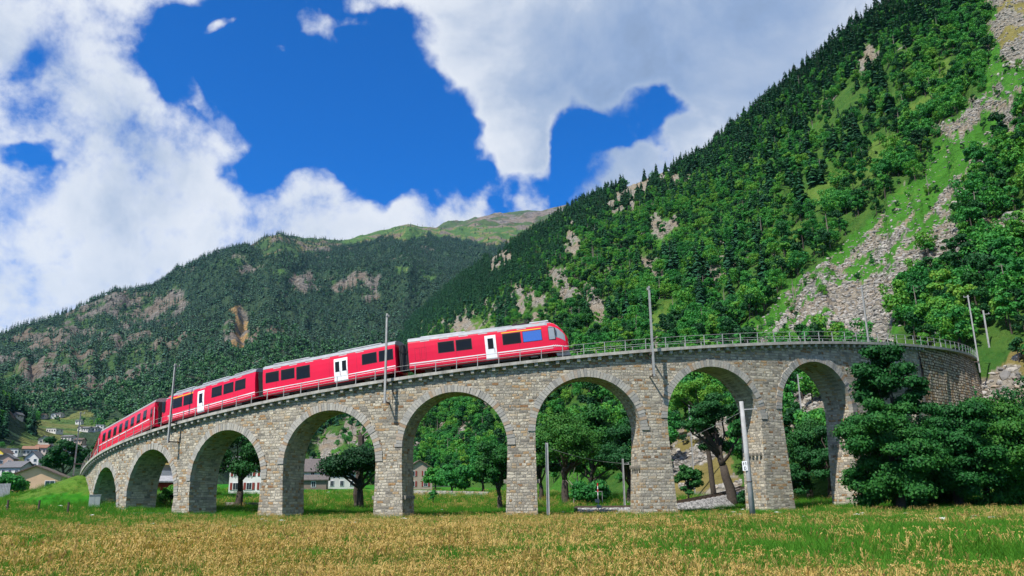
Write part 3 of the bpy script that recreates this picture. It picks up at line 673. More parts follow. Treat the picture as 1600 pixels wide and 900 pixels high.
# ------------------------------------------------------------------ forest on the near mountain
rng = R_(7)
def sample(n, amin, amax, par, tmax=1.0):
    a = rng.uniform(amin, amax, n); e1, r1, r0 = par(a); lo, hi = r0+3, r0+(r1-r0)*tmax
    r = np.sqrt(lo**2+(hi**2-lo**2)*rng.rand(n)); keep = rng.rand(n) < (hi**2-lo**2)/(hi**2-lo**2).max(); return a[keep], r[keep]
a, r = sample(280000, -17, 62, near_params, 1.012)
z = near_h(a, r); x = r*np.sin(np.radians(a)); y = r*np.cos(np.radians(a)); px, py = proj(np.stack([x, y, z], 1))
op, rock, grass, dr, cg, cl, sparse = near_zones(px, py, x, y)
dens = .66+.38*sst(.30, .05, (r-near_params(a)[2])/(near_params(a)[1]-near_params(a)[2]))*(px < 1300)+.45*(px > 1430)*(1-op)+1.15*fbm2(x/30, y/30, 93, 5, .62); dens *= 1-.76*op; below = polymask(px, py-14, CRAG+CLEAR, 26, 21, 18.); dens *= 1-.93*np.maximum(np.maximum(rock*(1-.35*(1-cg)), cl), below); dens *= 1-.15*sparse; dens *= 1-np.where((px > 1400) & (py > 450), .55, .85)*dr
dens = np.where((px > 1130) & (px < 1420) & (py > 530) & (py < 560), dens*.3, dens)
dens = np.where(np.hypot(x-59, y-122) < 7, dens*.1, dens); dens = np.where((px > 1522) & (px < 1566) & (py > 505) & (py < 660) & (r < 142), 0, dens); dens = np.where(inpoly(px, py, [(468, 745), (482, 690), (556, 636), (602, 636), (602, 690), (545, 722), (505, 745)]), dens*.06, dens); dens = np.where((px > 1450) & (px < 1640) & (r < 136) & (py > 520), dens*.45, dens)
keep = rng.rand(len(a)) < np.clip(dens, 0, 1)
P = np.stack([x, y, z-.25], 1)[keep]; px, py = px[keep], py[keep]; rr_ = r[keep]; sp_ = sparse[keep]; aa = a[keep]; opk = op[keep]
e1, r1, r0 = near_params(aa); tq = (rr_-r0)/(r1-r0)
pc = .03+.55*sst(.55, .95, tq)+.6*sst(900, 700, px)*sst(520, 420, py)-.5*sst(0, .2, .25-tq)+.16*fbm2(P[:, 0]/60, P[:, 1]/60, 95, 3)
isc = (rng.rand(len(P)) < pc) & ~((px > 1430) & (py > 60))
siz = np.where(isc, rng.uniform(.6, 1.25, len(P)), rng.uniform(.42, 1.0, len(P))*(1-.35*sp_))*(1+.12*sst(.6, 1, tq))
isc &= ~(opk > 0); bush = ((rng.rand(len(P)) < .30) | (opk > 0)) & ~isc; siz = np.where(bush, siz*np.where(opk > 0, .38, .55), siz)
turn = rng.uniform(0, 2*pi, len(P)); pick = np.where(isc, rng.randint(0, len(CONI), len(P)), rng.randint(0, len(BROAD), len(P)))
inside = (px > -20) & (px < 1620) & (py > -30) & (py < 760)
show = siz*np.where(isc, 10, 8)/rr_*inside
for kind_, mask, protos, nm, lab, cat, grp, lab2 in (
    ('broad', ~isc, BROAD, 'broadleaf_tree', 'round green broadleaf tree in the forest on the steep mountain slope behind the viaduct', 'tree', 'broadleaf trees on the mountain slope', 'broadleaf forest massed on the steep mountain slope'),
    ('coni', isc, CONI, 'conifer_tree', 'dark pointed conifer in the forest on the steep mountain slope behind the viaduct', 'tree', 'conifers on the mountain slope', 'dark conifer forest along the crest of the near mountain')):
    ids = np.where(mask)[0]; order = ids[np.argsort(-show[ids])]; big, rest = order[:(180 if kind_ == 'broad' else 240)], order[(180 if kind_ == 'broad' else 240):]
    for i in big:
        link(nm, protos[pick[i]], None, P[i], (0, 0, turn[i]), lab, cat, grp).scale = (siz[i],)*3
    if kind_ == 'coni':       # some of the trees near the crags are dead
        gone = (rng.rand(len(P)) < .05+.22*np.exp(-((px-920)/90)**2-((py-420)/90)**2)) & (rng.rand(len(P)) < .45) & inside; gi = np.where(gone)[0]
        P = np.concatenate([P, P[gi]]); siz = np.concatenate([siz, rng.uniform(.6, 1.2, len(gi))]); turn = np.concatenate([turn, turn[gi]]); pick = np.concatenate([pick, len(protos)+rng.randint(0, 2, len(gi))]); rest = np.concatenate([rest, np.arange(len(P)-len(gi), len(P))])
    scatter('forest' if kind_ == 'broad' else 'conifer_forest', P[rest], siz[rest], turn[rest], pick[rest], protos+(SNAG if kind_ == 'coni' else []), lab2, 'forest')
NEARTREES = len(P)

# ------------------------------------------------------------------ forest on the far mountain and the scree stones
def far_params(a): return None, np.interp(a, FAR_SKY[:, 0], FAR_SKY[:, 2]), np.full(a.shape, 860.)
a, r = sample(120000, -41, 6, far_params, 1.0)
z = far_h(a, r); x = r*np.sin(np.radians(a)); y = r*np.cos(np.radians(a)); px, py = proj(np.stack([x, y, z], 1))
rk, rock, grass, sl_, al, md, vf, nn = far_zones(px, py, x, y)
dens = .95+.6*fbm2(x/90, y/90, 97, 4); dens *= (1-.50*rk*(nn > -.10))*(1-.6*rock)*(1-sl_)*(1-np.where(px < 535, .80, .985)*al)*(1-md)*(1-.95*vf)
near_sky = NEAR_SKY; hid = np.interp(a, near_sky[:, 0], near_sky[:, 1], left=-5) > np.degrees(np.arctan2(z+14-CH, r))
keep = (rng.rand(len(a)) < np.clip(dens, 0, 1)) & ~hid
P = np.stack([x, y, z-.3], 1)[keep]; low = sst(1500, 950, r[keep]); br = rng.rand(len(P)) < .08+.75*low
siz = np.where(br, rng.uniform(.8, 1.4, len(P)), rng.uniform(.85, 1.75, len(P)))
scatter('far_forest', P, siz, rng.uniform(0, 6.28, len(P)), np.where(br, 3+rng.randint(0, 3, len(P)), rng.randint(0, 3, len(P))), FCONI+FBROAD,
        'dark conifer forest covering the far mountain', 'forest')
FARTREES = len(P)

# ------------------------------------------------------------------ the stone viaduct
ORG = Vector((*pt(0, -1.7, 0)[:2], 0.))
via = thing('viaduct', 'long curved stone railway viaduct of nine round arches climbing across the meadow', 'viaduct', ORG)
def vpart(mb, name, mats, parent=via, **k):
    o = mb.build(name, mats, parent, **k)
    if parent is via: o.location = -ORG
    return o
DEP = 3.4; HS = 5.0; DCD = 2.052
PS = [(k-5)*PITCH for k in range(10)]                 # piers by arc length
ACs = [(PS[k]+PS[k+1])/2 for k in range(9)]           # arch centres
ZS = [deck(s)-DCD-HS for s in ACs]                    # springing levels
PT = [min(ZS[max(k-1, 0)], ZS[min(k, 8)]) for k in range(10)]
BAT = {k: [.23, .23] for k in range(10)}; BAT[6] = [.55, .5]; BAT[7] = [.25, .5]; BAT[8] = [.5, .25]; BAT[5] = [.25, .10]; BAT[4] = [.12, .2]
PH = PITCH/2-HS
def quad_grid(mb, fn, us, vs, m=0):
    """fn(u, v) -> (point, uv); a strip of faces over two parameters"""
    for i in range(len(us)-1):
        for j in range(len(vs)-1):
            q = [fn(us[i], vs[j]), fn(us[i+1], vs[j]), fn(us[i+1], vs[j+1]), fn(us[i], vs[j+1])]
            mb.face([a for a, b in q], [b for a, b in q], m)
for k in range(1, 10):
    mb = MB(); s0 = PS[k]; zt = PT[k]; g0 = min(gz(*pt(s0, 0, 0)[:2]), gz(*pt(s0, -DEP, 0)[:2]))-.8
    def edge(sd, z, b=BAT[k]): return s0+sd*(PH+b[0 if sd < 0 else 1]*(zt-z)/(zt-g0-.8))
    zz = np.linspace(g0, zt, 7); ff = np.linspace(0, 1, 5); dd = np.linspace(0, -DEP, 4); off0 = k*3.7
    def fb(o_, sg):
        return lambda f, z: (pt(edge(-1, z)*(1-f)+edge(1, z)*f, o_, z), (off0+(edge(-1, z)*(1-f)+edge(1, z)*f)*sg, z))
    quad_grid(mb, fb(0, 1), ff, zz); quad_grid(mb, fb(-DEP, 1), ff[::-1], zz)
    quad_grid(mb, lambda d, z: (pt(edge(-1, z), d, z), (off0+s0-PH+d, z)), dd[::-1], zz)
    quad_grid(mb, lambda d, z: (pt(edge(1, z), d, z), (off0+s0+PH-d, z)), dd, zz)
    if 3 < k < 9:      # stones left standing proud for the centring
        for sd in (-1, 1):
            for j, d in enumerate((-.35, -.95, -1.55, -2.15, -2.75)):
                z = zt-3.3; c = pt(edge(sd, z)+sd*.12, d, z); mb.box(c, (.34, .26, .34), rz=wall(s0)[2])
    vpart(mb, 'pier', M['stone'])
# spandrel wall with the vaults
mb = MB(); cols_ = [(-80., -2.), (-72., -2.), (PS[0]+PH, -2.)]
for j in range(9):
    if j > 0: cols_ += [(PS[j]-PH, PT[j]), (PS[j], PT[j]), (PS[j]+PH, PT[j])]
    for f in np.linspace(0, pi, 33): cols_.append((ACs[j]-HS*cos(f), ZS[j]+HS*sin(f)))
cols_ += [(PS[9]-PH, PT[9]), (PS[9]+PH, PT[9]), (PS[9]+PH, -2.), (53.5, -2.)]
for (sa, ba), (sb, bb) in zip(cols_[:-1], cols_[1:]):
    P_ = lambda s, o, z: pt(s, o, z)
    if abs(sa-sb) < 1e-6:
        if abs(ba-bb) > 1e-6: mb.face([P_(sa, 0, ba), P_(sa, 0, bb), P_(sa, -DEP, bb), P_(sa, -DEP, ba)], [(0, ba), (0, bb), (DEP, bb), (DEP, ba)])
        continue
    ta, tb = deck(sa)-.3, deck(sb)-.3
    for o_ in (0, -DEP):
        q = [P_(sa, o_, ba), P_(sb, o_, bb), P_(sb, o_, tb), P_(sa, o_, ta)]; u = [(sa, ba), (sb, bb), (sb, tb), (sa, ta)]
        mb.face(q if o_ == 0 else q[::-1], u if o_ == 0 else u[::-1])
    w = hypot(sb-sa, bb-ba); v0 = ba*1.0 if abs(ba-bb) > abs(sa-sb) else sa
    mb.face([P_(sa, 0, ba), P_(sa, -DEP, ba), P_(sb, -DEP, bb), P_(sb, 0, bb)], [(0, sa+ba), (DEP, sa+ba), (DEP, sa+ba+w), (0, sa+ba+w)])
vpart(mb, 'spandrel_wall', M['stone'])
rg = random.Random(4)
for j in range(9):
    mb = MB(); n = 54
    for i in range(n):
        f0, f1 = pi*(i+.05)/n, pi*(i+.95)/n; r1 = HS+.62+rg.uniform(-.05, .12); o1 = .05+rg.uniform(0, .05); r0 = HS-.015
        c = [(f0, r0), (f1, r0), (f1, r1), (f0, r1)]
        fr = [pt(ACs[j]-r*cos(f), o1, ZS[j]+r*sin(f)) for f, r in c]; bk = [pt(ACs[j]-r*cos(f), -.45, ZS[j]+r*sin(f)) for f, r in c]
        mb.hexa([bk[0], bk[1], bk[2], bk[3], fr[0], fr[1], fr[2], fr[3]])
    for i in range(n):                                   # mortar behind the joints
        f0, f1 = pi*i/n, pi*(i+1)/n; q = [pt(ACs[j]-r*cos(f), .022, ZS[j]+r*sin(f)) for f, r in ((f0, HS), (f1, HS), (f1, HS+.58), (f0, HS+.58))]
        mb.face(q, m=1)
    vpart(mb, 'arch_ring', [M['ring'], M['mortar']])
# retaining wall of rough stone where the line runs into the hillside
mb = MB(); ss = np.arange(51.7, 90.1, 1.2); vs = np.linspace(0, 1, 9)
rn = R_(5); jt = {}
def rw(s, v):
    z1 = deck(s)-.32; z0 = -1.5; z = z0+(z1-z0)*v; key = (round(s, 2), round(v, 3)); b = jt.setdefault(key, rn.uniform(-.14, .14)*(0 < v < 1))
    return pt(s, .04+(1-v)*(1.2+3.2*sst(56, 74, s))+b, z), (s, z)
quad_grid(mb, rw, ss, vs)
s_ = ss[-1]; mb.face([rw(s_, 0)[0], rw(s_, 1)[0], pt(s_, -DEP, deck(s_)-.32), pt(s_, -DEP, -1.5)], [(0, 0), (0, 20), (3, 20), (3, 0)])
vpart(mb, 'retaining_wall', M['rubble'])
# deck slab, corbels, railings
mb = MB(); sl_ = np.arange(-82, 90.3, .75)
for a_, b_ in zip(sl_[:-1], sl_[1:]):
    b2 = b_-.012
    mb.hexa([pt(a_, .5, deck(a_)-.28), pt(b2, .5, deck(b2)-.28), pt(b2, -3.9, deck(b2)-.28), pt(a_, -3.9, deck(a_)-.28), pt(a_, .5, deck(a_)), pt(b2, .5, deck(b2)), pt(b2, -3.9, deck(b2)), pt(a_, -3.9, deck(a_))])
vpart(mb, 'deck_slab', M['concrete'])
def corbel(mb, s):
    z = deck(s)-.283; w = .15
    mb.hexa([pt(s-w, .36, z-.30), pt(s+w, .36, z-.30), pt(s+w, -.02, z-.42), pt(s-w, -.02, z-.42), pt(s-w, .40, z), pt(s+w, .40, z), pt(s+w, -.02, z), pt(s-w, -.02, z)])
for s in np.arange(-46.5, 53.1, 1.0): mb = MB(); corbel(mb, s); vpart(mb, 'corbel', M['concrete'])
mb = MB()
for s in np.arange(-79.5, -47, 1.0): corbel(mb, s)
vpart(mb, 'far_corbels', M['concrete'], kind='stuff')
for o_ in (.40, -3.78):
    mb = MB()
    for hz in (.55, 1.02): mb.tube([pt(s, o_, deck(s)+hz) for s in np.arange(-80, 89.5, 2.)], .019, 5)
    rl = vpart(mb, 'railing', M['steel'])
    for s in np.arange(-80, 89.5, 2.):
        mb = MB(); mb.box(pt(s, o_, deck(s)+.52), (.06, .06, 1.04), rz=wall(s)[2]); mb.build('post', M['steel'], rl)
# the track on the deck
trk = thing('railway_track', 'narrow railway track on ballast along the top of the stone viaduct', 'railway track', ORG)
mb = MB(); sr = np.arange(-118, 119, 1.5)
def dz(s): return deck(min(max(s, -150), 95)) - (0 if s < 89 else .02)
quad_grid(mb, lambda s, o: (pt(s, o, dz(s)+.05+(.0 if abs(o+1.7) > 1.3 else .06)), (s, o)), list(sr), [-3.4, -2.9, -.5, 0.])
o = mb.build('ballast', simple('grey_ballast', (.20, .19, .18), .95, var=.5, scale=9), trk); o.location = -ORG
for g in (-2.2, -1.2):
    mb = MB()
    for a_, b_ in zip(sr[:-1], sr[1:]): mb.hexa([pt(a_, g-.035, dz(a_)+.12), pt(b_, g-.035, dz(b_)+.12), pt(b_, g+.035, dz(b_)+.12), pt(a_, g+.035, dz(a_)+.12), pt(a_, g-.035, dz(a_)+.24), pt(b_, g-.035, dz(b_)+.24), pt(b_, g+.035, dz(b_)+.24), pt(a_, g+.035, dz(a_)+.24)])
    o = mb.build('rail', M['rail'], trk); o.location = -ORG

# ------------------------------------------------------------------ the red train
def prof(w=1.34, zt=3.68, zb=.42):
    P = [(.88, .42), (1., .62), (1., 2.0), (.975, 2.6), (.93, 3.08), (.905, 3.2), (.84, 3.45), (.62, 3.60), (.3, 3.66), (0, 3.68)]
    k = (zt-.42)/3.26; return [(a*w, zb+(z-.42)*k) for a, z in P]
def section(x, w=1.34, zt=3.68, zb=.42):
    p = prof(w, zt, zb); return [(x, -a, z) for a, z in p] + [(x, a, z) for a, z in p[-2::-1]]
def loft(mb, secs, i0, i1, m=0, cap0=True, cap1=True):
    n = i1-i0+1; base = len(mb.v)
    for s in secs: mb.v += s[i0:i1+1]
    for k in range(len(secs)-1):
        for j in range(n-1):
            a = base+k*n+j; mb.f.append((a, a+1, a+n+1, a+n)); mb.m.append(m); mb.uv.append([(0, 0)]*4)
    for k, c in ((0, cap0), (len(secs)-1, cap1)):
        if c: mb.f.append(tuple(base+k*n+j for j in range(n))); mb.m.append(m); mb.uv.append([(0, 0)]*n)
NOSE = [(0, .78, 1.45, .72), (.05, .94, 1.74, .60), (.20, 1.09, 2.12, .50), (.45, 1.19, 2.64, .44), (.8, 1.265, 3.10, .42), (1.15, 1.305, 3.38, .42), (1.55, 1.325, 3.56, .42), (2.0, 1.335, 3.65, .42), (2.6, 1.34, 3.68, .42)]
def nose_at(q):
    qs = [n[0] for n in NOSE]; return [float(np.interp(q, qs, [n[i] for n in NOSE])) for i in (1, 2, 3)]
def nose_pt(L, q, u, e=0):
    """a point on the streamlined nose: q from the tip, u along the profile (0 sill .. 9 roof centre), e outwards"""
    w, zt, zb = nose_at(q); p = prof(w, zt, zb); i = int(min(8, math.floor(u))); f = u-i
    y = p[i][0]*(1-f)+p[i+1][0]*f; z = p[i][1]*(1-f)+p[i+1][1]*f; return (L-q+e*.6, -(y+e), z+e*.35)
def place_car(name, label, sa, sb, group='carriages of the red train'):
    pa, pb = Vector(pt(sa, -1.7, dz(sa)+.24)), Vector(pt(sb, -1.7, dz(sb)+.24)); d = pb-pa
    r = thing(name, label, 'train carriage', pa, (0, -atan2(d.z, hypot(d.x, d.y)), atan2(d.y, d.x)), group)
    r['length'] = d.length; return r, d.length
def carx(r, px, z=2.2, y=-1.34):
    Mx = Matrix.Translation(r.location) @ r.rotation_euler.to_matrix().to_4x4(); lo, hi = -4., 26.
    for _ in range(40):
        m = (lo+hi)/2; lo, hi = (m, hi) if proj(tuple(Mx @ Vector((m, y, z))))[0] < px else (lo, m)
    return lo
def side_panel(mb, x0, x1, z0, z1, e, th=.03, m=0):
    """a panel lying on the car's flank, following its inward lean"""
    def yz(z): return -float(np.interp(z, [.42, .62, 2.0, 2.6, 3.08, 3.2], [1.18, 1.34, 1.34, 1.3065, 1.246, 1.213]))-e
    zs = [z0]+[z for z in (.62, 2.0, 2.6, 3.08) if z0 < z < z1]+[z1]
    for za, zb in zip(zs[:-1], zs[1:]):
        mb.hexa([(x0, yz(za)+th, za), (x1, yz(za)+th, za), (x1, yz(zb)+th, zb), (x0, yz(zb)+th, zb), (x0, yz(za), za), (x1, yz(za), za), (x1, yz(zb), zb), (x0, yz(zb), zb)])
def window(r, x0, x1, z0=1.78, z1=2.78, pane='glass'):
    mb = MB(); side_panel(mb, x0-.05, x1+.05, z0-.05, z1+.05, .012); f = mb.build('window', M['black'], r)
    mb = MB(); side_panel(mb, x0, x1, z0, z1, .02); mb.build('pane', M[pane], f)
    return f
def door(r, x0, x1, leaves=1, mat='white'):
    w = (x1-x0)/leaves
    for i in range(leaves):
        mb = MB(); side_panel(mb, x0+i*w+.01, x0+(i+1)*w-.01, .50, 2.86, .018); d = mb.build('door', M[mat], r)
        mb = MB(); c = x0+(i+.5)*w; ww = min(.27, w*.30); side_panel(mb, c-ww, c+ww, 1.52, 2.55, .03); mb.build('pane', M['glass'], d)
        mb = MB(); side_panel(mb, c+ww+.04, c+ww+.08, 1.15, 1.6, .05); mb.build('handle', M['steel'], d)
def bogie(r, x):
    mb = MB(); mb.box((x, 0, .55), (2.6, 1.9, .28)); mb.box((x, -.98, .46), (2.4, .16, .30)); mb.box((x, .98, .46), (2.4, .16, .30)); mb.box((x, -1.08, .40), (.7, .14, .36))
    b = mb.build('bogie', M['under'], r)
    for dx in (-.9, .9):
        for sy in (-.5, .5):
            mb = MB(); n = 20
            mb.tube([(x+dx, sy*1-.06, .37), (x+dx, sy+.06, .37)], .37, n); mb.build('wheel', M['rail'], b)
def stripes(r, x0, x1, segs):
    for z0, z1 in ((1.02, 1.11), (.84, .875)):
        mb = MB()
        for a, b in segs:
            side_panel(mb, max(a, x0), min(b, x1), z0, z1, .008)
        mb.build('stripe', M['white'], r)
def roof_kit(r, boxes):
    for x, l, w, h in boxes:
        mb = MB(); mb.box((x, 0, 3.62+h/2), (l, w, h), taper=.93); mb.build('roof_box', M['roofgrey'], r)
def pantograph(r, x, up=.0):
    mb = MB(); mb.box((x, 0, 3.78), (1.5, 1.0, .10))
    for y in (-.45, .45):
        mb.tube([(x-.7, y, 3.85), (x+.9, y*.6, 4.25+up)], .03, 5); mb.tube([(x+.9, y*.6, 4.25+up), (x-.6, y*1.3, 4.5+up*2)], .025, 5)
    mb.tube([(x-.6, -.85, 4.5+up*2), (x-.6, .85, 4.52+up*2)], .035, 5); mb.tube([(x-.9, -.8, 4.47+up*2), (x-.9, .8, 4.47+up*2)], .03, 5)
    mb.build('pantograph', M['under'], r)
def gangway(r, x0, x1):
    mb = MB(); n = 6
    for i in range(n):
        a = x0+(x1-x0)*i/n; b = x0+(x1-x0)*(i+.62)/n; mb.box(((a+b)/2, 0, 1.85), (b-a, 1.75, 2.5)); a, b = b, x0+(x1-x0)*(i+1)/n; mb.box(((a+b)/2, 0, 1.85), (b-a+.002, 1.62, 2.36))
    for y in (-.95, .95): mb.tube([(x0, y, 2.6), ((x0+x1)/2, y, 2.1), (x1, y, 2.6)], .03, 5)
    mb.build('gangway', M['black'], r)
def railcar(name, label, sa, sb, nose=0):
    r, L = place_car(name, label, sa, sb); secs = []
    x0 = 0.; 
    if nose == -1: secs = [section(q, w, zt, zb) for q, w, zt, zb in NOSE]
    else: secs = [section(0.), section(.12)]
    if nose == 1: secs += [section(L-q, w, zt, zb) for q, w, zt, zb in NOSE[::-1]]
    else: secs += [section(L-.12), section(L)]
    mb = MB(); loft(mb, secs, 0, 18); b = mb.build('body', M['red'], r, smooth=False)
    ra, rb = (1.7 if nose == -1 else -.02), (L-1.45 if nose == 1 else L+.02)
    rs_ = []
    for x in (ra, ra+.25, ra+.6, rb-.6, rb-.25, rb):
        k = (1.005 if ra+.3 < x < rb-.3 else .97) if (nose == 1 and x > L/2) or (nose == -1 and x < L/2) else 1.006
        w, zt, zb = (1.34, 3.68, .42)
        if nose == 1 and x > L-2.6: w, zt, zb = nose_at(L-x)
        if nose == -1 and x < 2.6: w, zt, zb = nose_at(x)
        rs_.append([(x, y*1.012, z+.018) for (_, y, z) in section(x, w*k, zt, zb)])
    mb = MB(); loft(mb, rs_, 5, 13); mb.build('roof', M['roofgrey'], r)
    mb = MB(); side_panel(mb, 1.0 if nose != -1 else 2.4, L-(2.4 if nose == 1 else 1.0), .36, .46, -.16, .08); mb.box((L/2, 0, .42), (L*.35, 2.0, .35)); mb.build('underframe', M['under'], r)
    mb = MB()
    for x in np.arange(1.6 if nose != -1 else 3.2, L-(3.0 if nose == 1 else 1.2), 3.07): side_panel(mb, x, x+.022, .66, 3.12, .003)
    side_panel(mb, .1 if nose != -1 else 2.8, L-(2.8 if nose == 1 else .1), .70, .722, .003); mb.build('panel_joints', M['dkred'], r)
    mb = MB()
    for x in np.arange(1.2, L-3, 1.9): side_panel(mb, x, x+.9, 3.09, 3.17, .006)
    mb.build('vent_grilles', M['skirt'], r)
    bogie(r, 2.6 if nose != -1 else 3.4); bogie(r, L-(3.4 if nose == 1 else 2.6))
    return r, L
# leading car with the streamlined cab
A_, L = railcar('railcar', 'leading red railcar with a streamlined nose and a blue window, front of the train', -10.9, 4.95, 1)
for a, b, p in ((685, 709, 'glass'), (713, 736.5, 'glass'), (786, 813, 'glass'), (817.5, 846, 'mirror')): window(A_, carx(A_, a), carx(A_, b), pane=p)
w_ = window(A_, carx(A_, 857.5), carx(A_, 866.5), 1.72, 2.86, 'screen'); w_['label'] = 'narrow cab side window'
door(A_, carx(A_, 757.5), carx(A_, 775)); stripes(A_, 0, L-1.5, [(.05, carx(A_, 757)), (carx(A_, 775.5), L)])
mb = MB(); side_panel(mb, carx(A_, 784), carx(A_, 846.5), 2.90, 2.97, .01); mb.build('yellow_line', M['yellow'], A_)
for u0, q0, z_ in ((1.28, 0, 0),):
    mb = MB()
    qs = np.linspace(.28, 1.72, 9)
    for qa, qb in zip(qs[:-1], qs[1:]):
        us = np.linspace(2.05, 4.35, 6)
        for ua, ub in zip(us[:-1], us[1:]): mb.face([nose_pt(L, qb, ua, .012), nose_pt(L, qa, ua, .012), nose_pt(L, qa, ub, .012), nose_pt(L, qb, ub, .012)])
    mb.build('windscreen_side', M['screen'], A_)
    mb = MB()
    for sg in (1, -1):
        for qa, qb in zip(np.linspace(.08, 1.0, 7)[:-1], np.linspace(.08, 1.0, 7)[1:]):
            us = np.linspace(6.3, 9, 5)
            for ua, ub in zip(us[:-1], us[1:]):
                q = [nose_pt(L, qb, ua, .012), nose_pt(L, qa, ua, .012), nose_pt(L, qa, ub, .012), nose_pt(L, qb, ub, .012)]
                mb.face([(x, y*sg, z) for x, y, z in q])
    mb.build('windscreen', M['screen'], A_)
for sg in (-1, 1):
    mb = MB(); mb.box((L-.12, sg*.78, 1.30), (.16, .22, .16), rz=-sg*.5); mb.build('headlight', M['lamp'], A_)
    mb = MB(); mb.box((L-1.15, sg*1.38, 2.45), (.10, .16, .62)); mb.tube([(L-1.3, sg*1.2, 2.85), (L-1.15, sg*1.4, 2.78)], .025, 5); mb.build('mirror', M['black'], A_)
mb = MB(); mb.hexa([(L-1.2, -1.05, .12), (L+.10, -.35, .12), (L+.10, .35, .12), (L-1.2, 1.05, .12), (L-1.3, -1.1, .62), (L-.05, -.5, .62), (L-.05, .5, .62), (L-1.3, 1.1, .62)]); mb.build('snowplough', M['skirt'], A_)
mb = MB(); mb.tube([(L-.1, 0, .75), (L+.45, 0, .75)], .12, 8); mb.box((L+.42, 0, .75), (.16, .42, .34)); mb.build('coupler', M['black'], A_)
mb = MB()
us_ = np.linspace(.9, 1.18, 3)
for qa, qb in zip(np.linspace(.05, 1.6, 9)[:-1], np.linspace(.05, 1.6, 9)[1:]): mb.face([nose_pt(L, qb, 1.30, .012), nose_pt(L, qa, 1.36, .012), nose_pt(L, qa, 1.42, .012), nose_pt(L, qb, 1.37, .012)])
mb.build('nose_stripe', M['white'], A_)
roof_kit(A_, [(3.4, 4.6, 1.6, .09), (8.2, 4.2, 1.6, .07), (L-2.6, 1.9, 1.7, .13)]); pantograph(A_, 11.0, -.12)
mb = MB()
for x0 in (carx(A_, 648), carx(A_, 658)):
    for q in ((x0, x0+.03, 1.3, 2.5), (x0+.47, x0+.5, 1.3, 2.5), (x0+.03, x0+.47, 1.3, 1.33), (x0+.03, x0+.47, 2.47, 2.5)): side_panel(mb, *q, .004)
mb.build('locker_outline', M['dkred'], A_)
gangway(A_, -.98, -.02)
# middle car with the double door
B_, L = railcar('railcar', 'red railcar with a white double door, directly behind the leading car', -27.3, -11.95)
for a, b in ((415.5, 435), (439.5, 459.5), (463.5, 483.5), (566, 588), (592.5, 613.5)): window(B_, carx(B_, a), carx(B_, b), 1.78 if not 463 < a < 464 else 1.55)
door(B_, carx(B_, 521.5), carx(B_, 543), 2); stripes(B_, 0, L, [(.05, carx(B_, 521)), (carx(B_, 543.5), L-.05)])
roof_kit(B_, [(3.2, 4.4, 1.9, .10), (L-4, 5, 1.9, .10)]); gangway(B_, -.80, -.02)
# third car with its cab at the rear
C_, L = railcar('railcar', 'red railcar with three joined windows and a raised pantograph, third in the train', -44.0, -28.05, -1)
for a, b in ((270.5, 284), (287, 300.5), (331, 346), (349.5, 364), (367.5, 383)): window(C_, carx(C_, a), carx(C_, b))
window(C_, carx(C_, 253.5), carx(C_, 257.5), 1.72, 2.8); door(C_, carx(C_, 308.5), carx(C_, 319)); stripes(C_, 0, L, [(1.6, carx(C_, 308)), (carx(C_, 319.5), L-.05)])
mb = MB(); side_panel(mb, carx(C_, 269.5), carx(C_, 301), 2.90, 2.97, .01); mb.build('yellow_line', M['yellow'], C_)
roof_kit(C_, [(4.0, 3.2, 1.9, .12), (9.0, 4.4, 1.9, .12), (13.5, 3.0, 1.9, .10)]); pantograph(C_, 4.6, .35)
# older coaches behind
def coach(label, sa, sb, wins):
    r, L = place_car('coach', label, sa, sb)
    mb = MB(); loft(mb, [section(0.), section(.1), section(L-.1), section(L)], 0, 18); mb.build('body', M['red'], r)
    mb = MB(); loft(mb, [[(x, y*1.02, z*1.0+.02) for (_, y, z) in section(x)] for x in (-.15, .2, L-.2, L+.15)], 5, 13); mb.build('roof', simple('brown_grey_coach_roof', (.30, .26, .25), .6) if 'coachroof' not in M else M['coachroof'], r)
    for x0 in wins:
        window(r, x0, x0+.98, 1.75, 2.75)
    mb = MB(); side_panel(mb, .05, L-1.2, 1.42, 1.52, .008); side_panel(mb, .05, L-1.2, .60, .63, .006); mb.build('stripe', M['white'], r)
    mb = MB(); side_panel(mb, L-1.05, L-.25, .5, 2.75, .012); d = mb.build('door', M['dkred'], r); mb = MB(); side_panel(mb, L-.9, L-.4, 1.6, 2.5, .025); mb.build('pane', M['glass'], d)
    for y in (-1.28, 1.28): mb = MB(); mb.tube([(L+.03, y, .7), (L+.03, y, 2.6)], .03, 5); mb.build('handrail', M['white'], r)
    mb = MB(); mb.box((L+.06, 0, 1.75), (.10, .9, 2.1)); mb.build('end_door', M['dkred'], r); gangway(r, L+.12, L+.55)
    bogie(r, 3.); bogie(r, L-3.); return r
M['coachroof'] = simple('brown_grey_coach_roof', (.30, .27, .27), .6)
coach('older red coach with eight single windows behind the three modern railcars', -63.2, -44.9, [1.1+k*1.95 for k in range(8)])
coach('last red coach in view, seen edge-on where the viaduct bends away', -82.4, -64.2, [1.1+k*1.95 for k in range(8)])

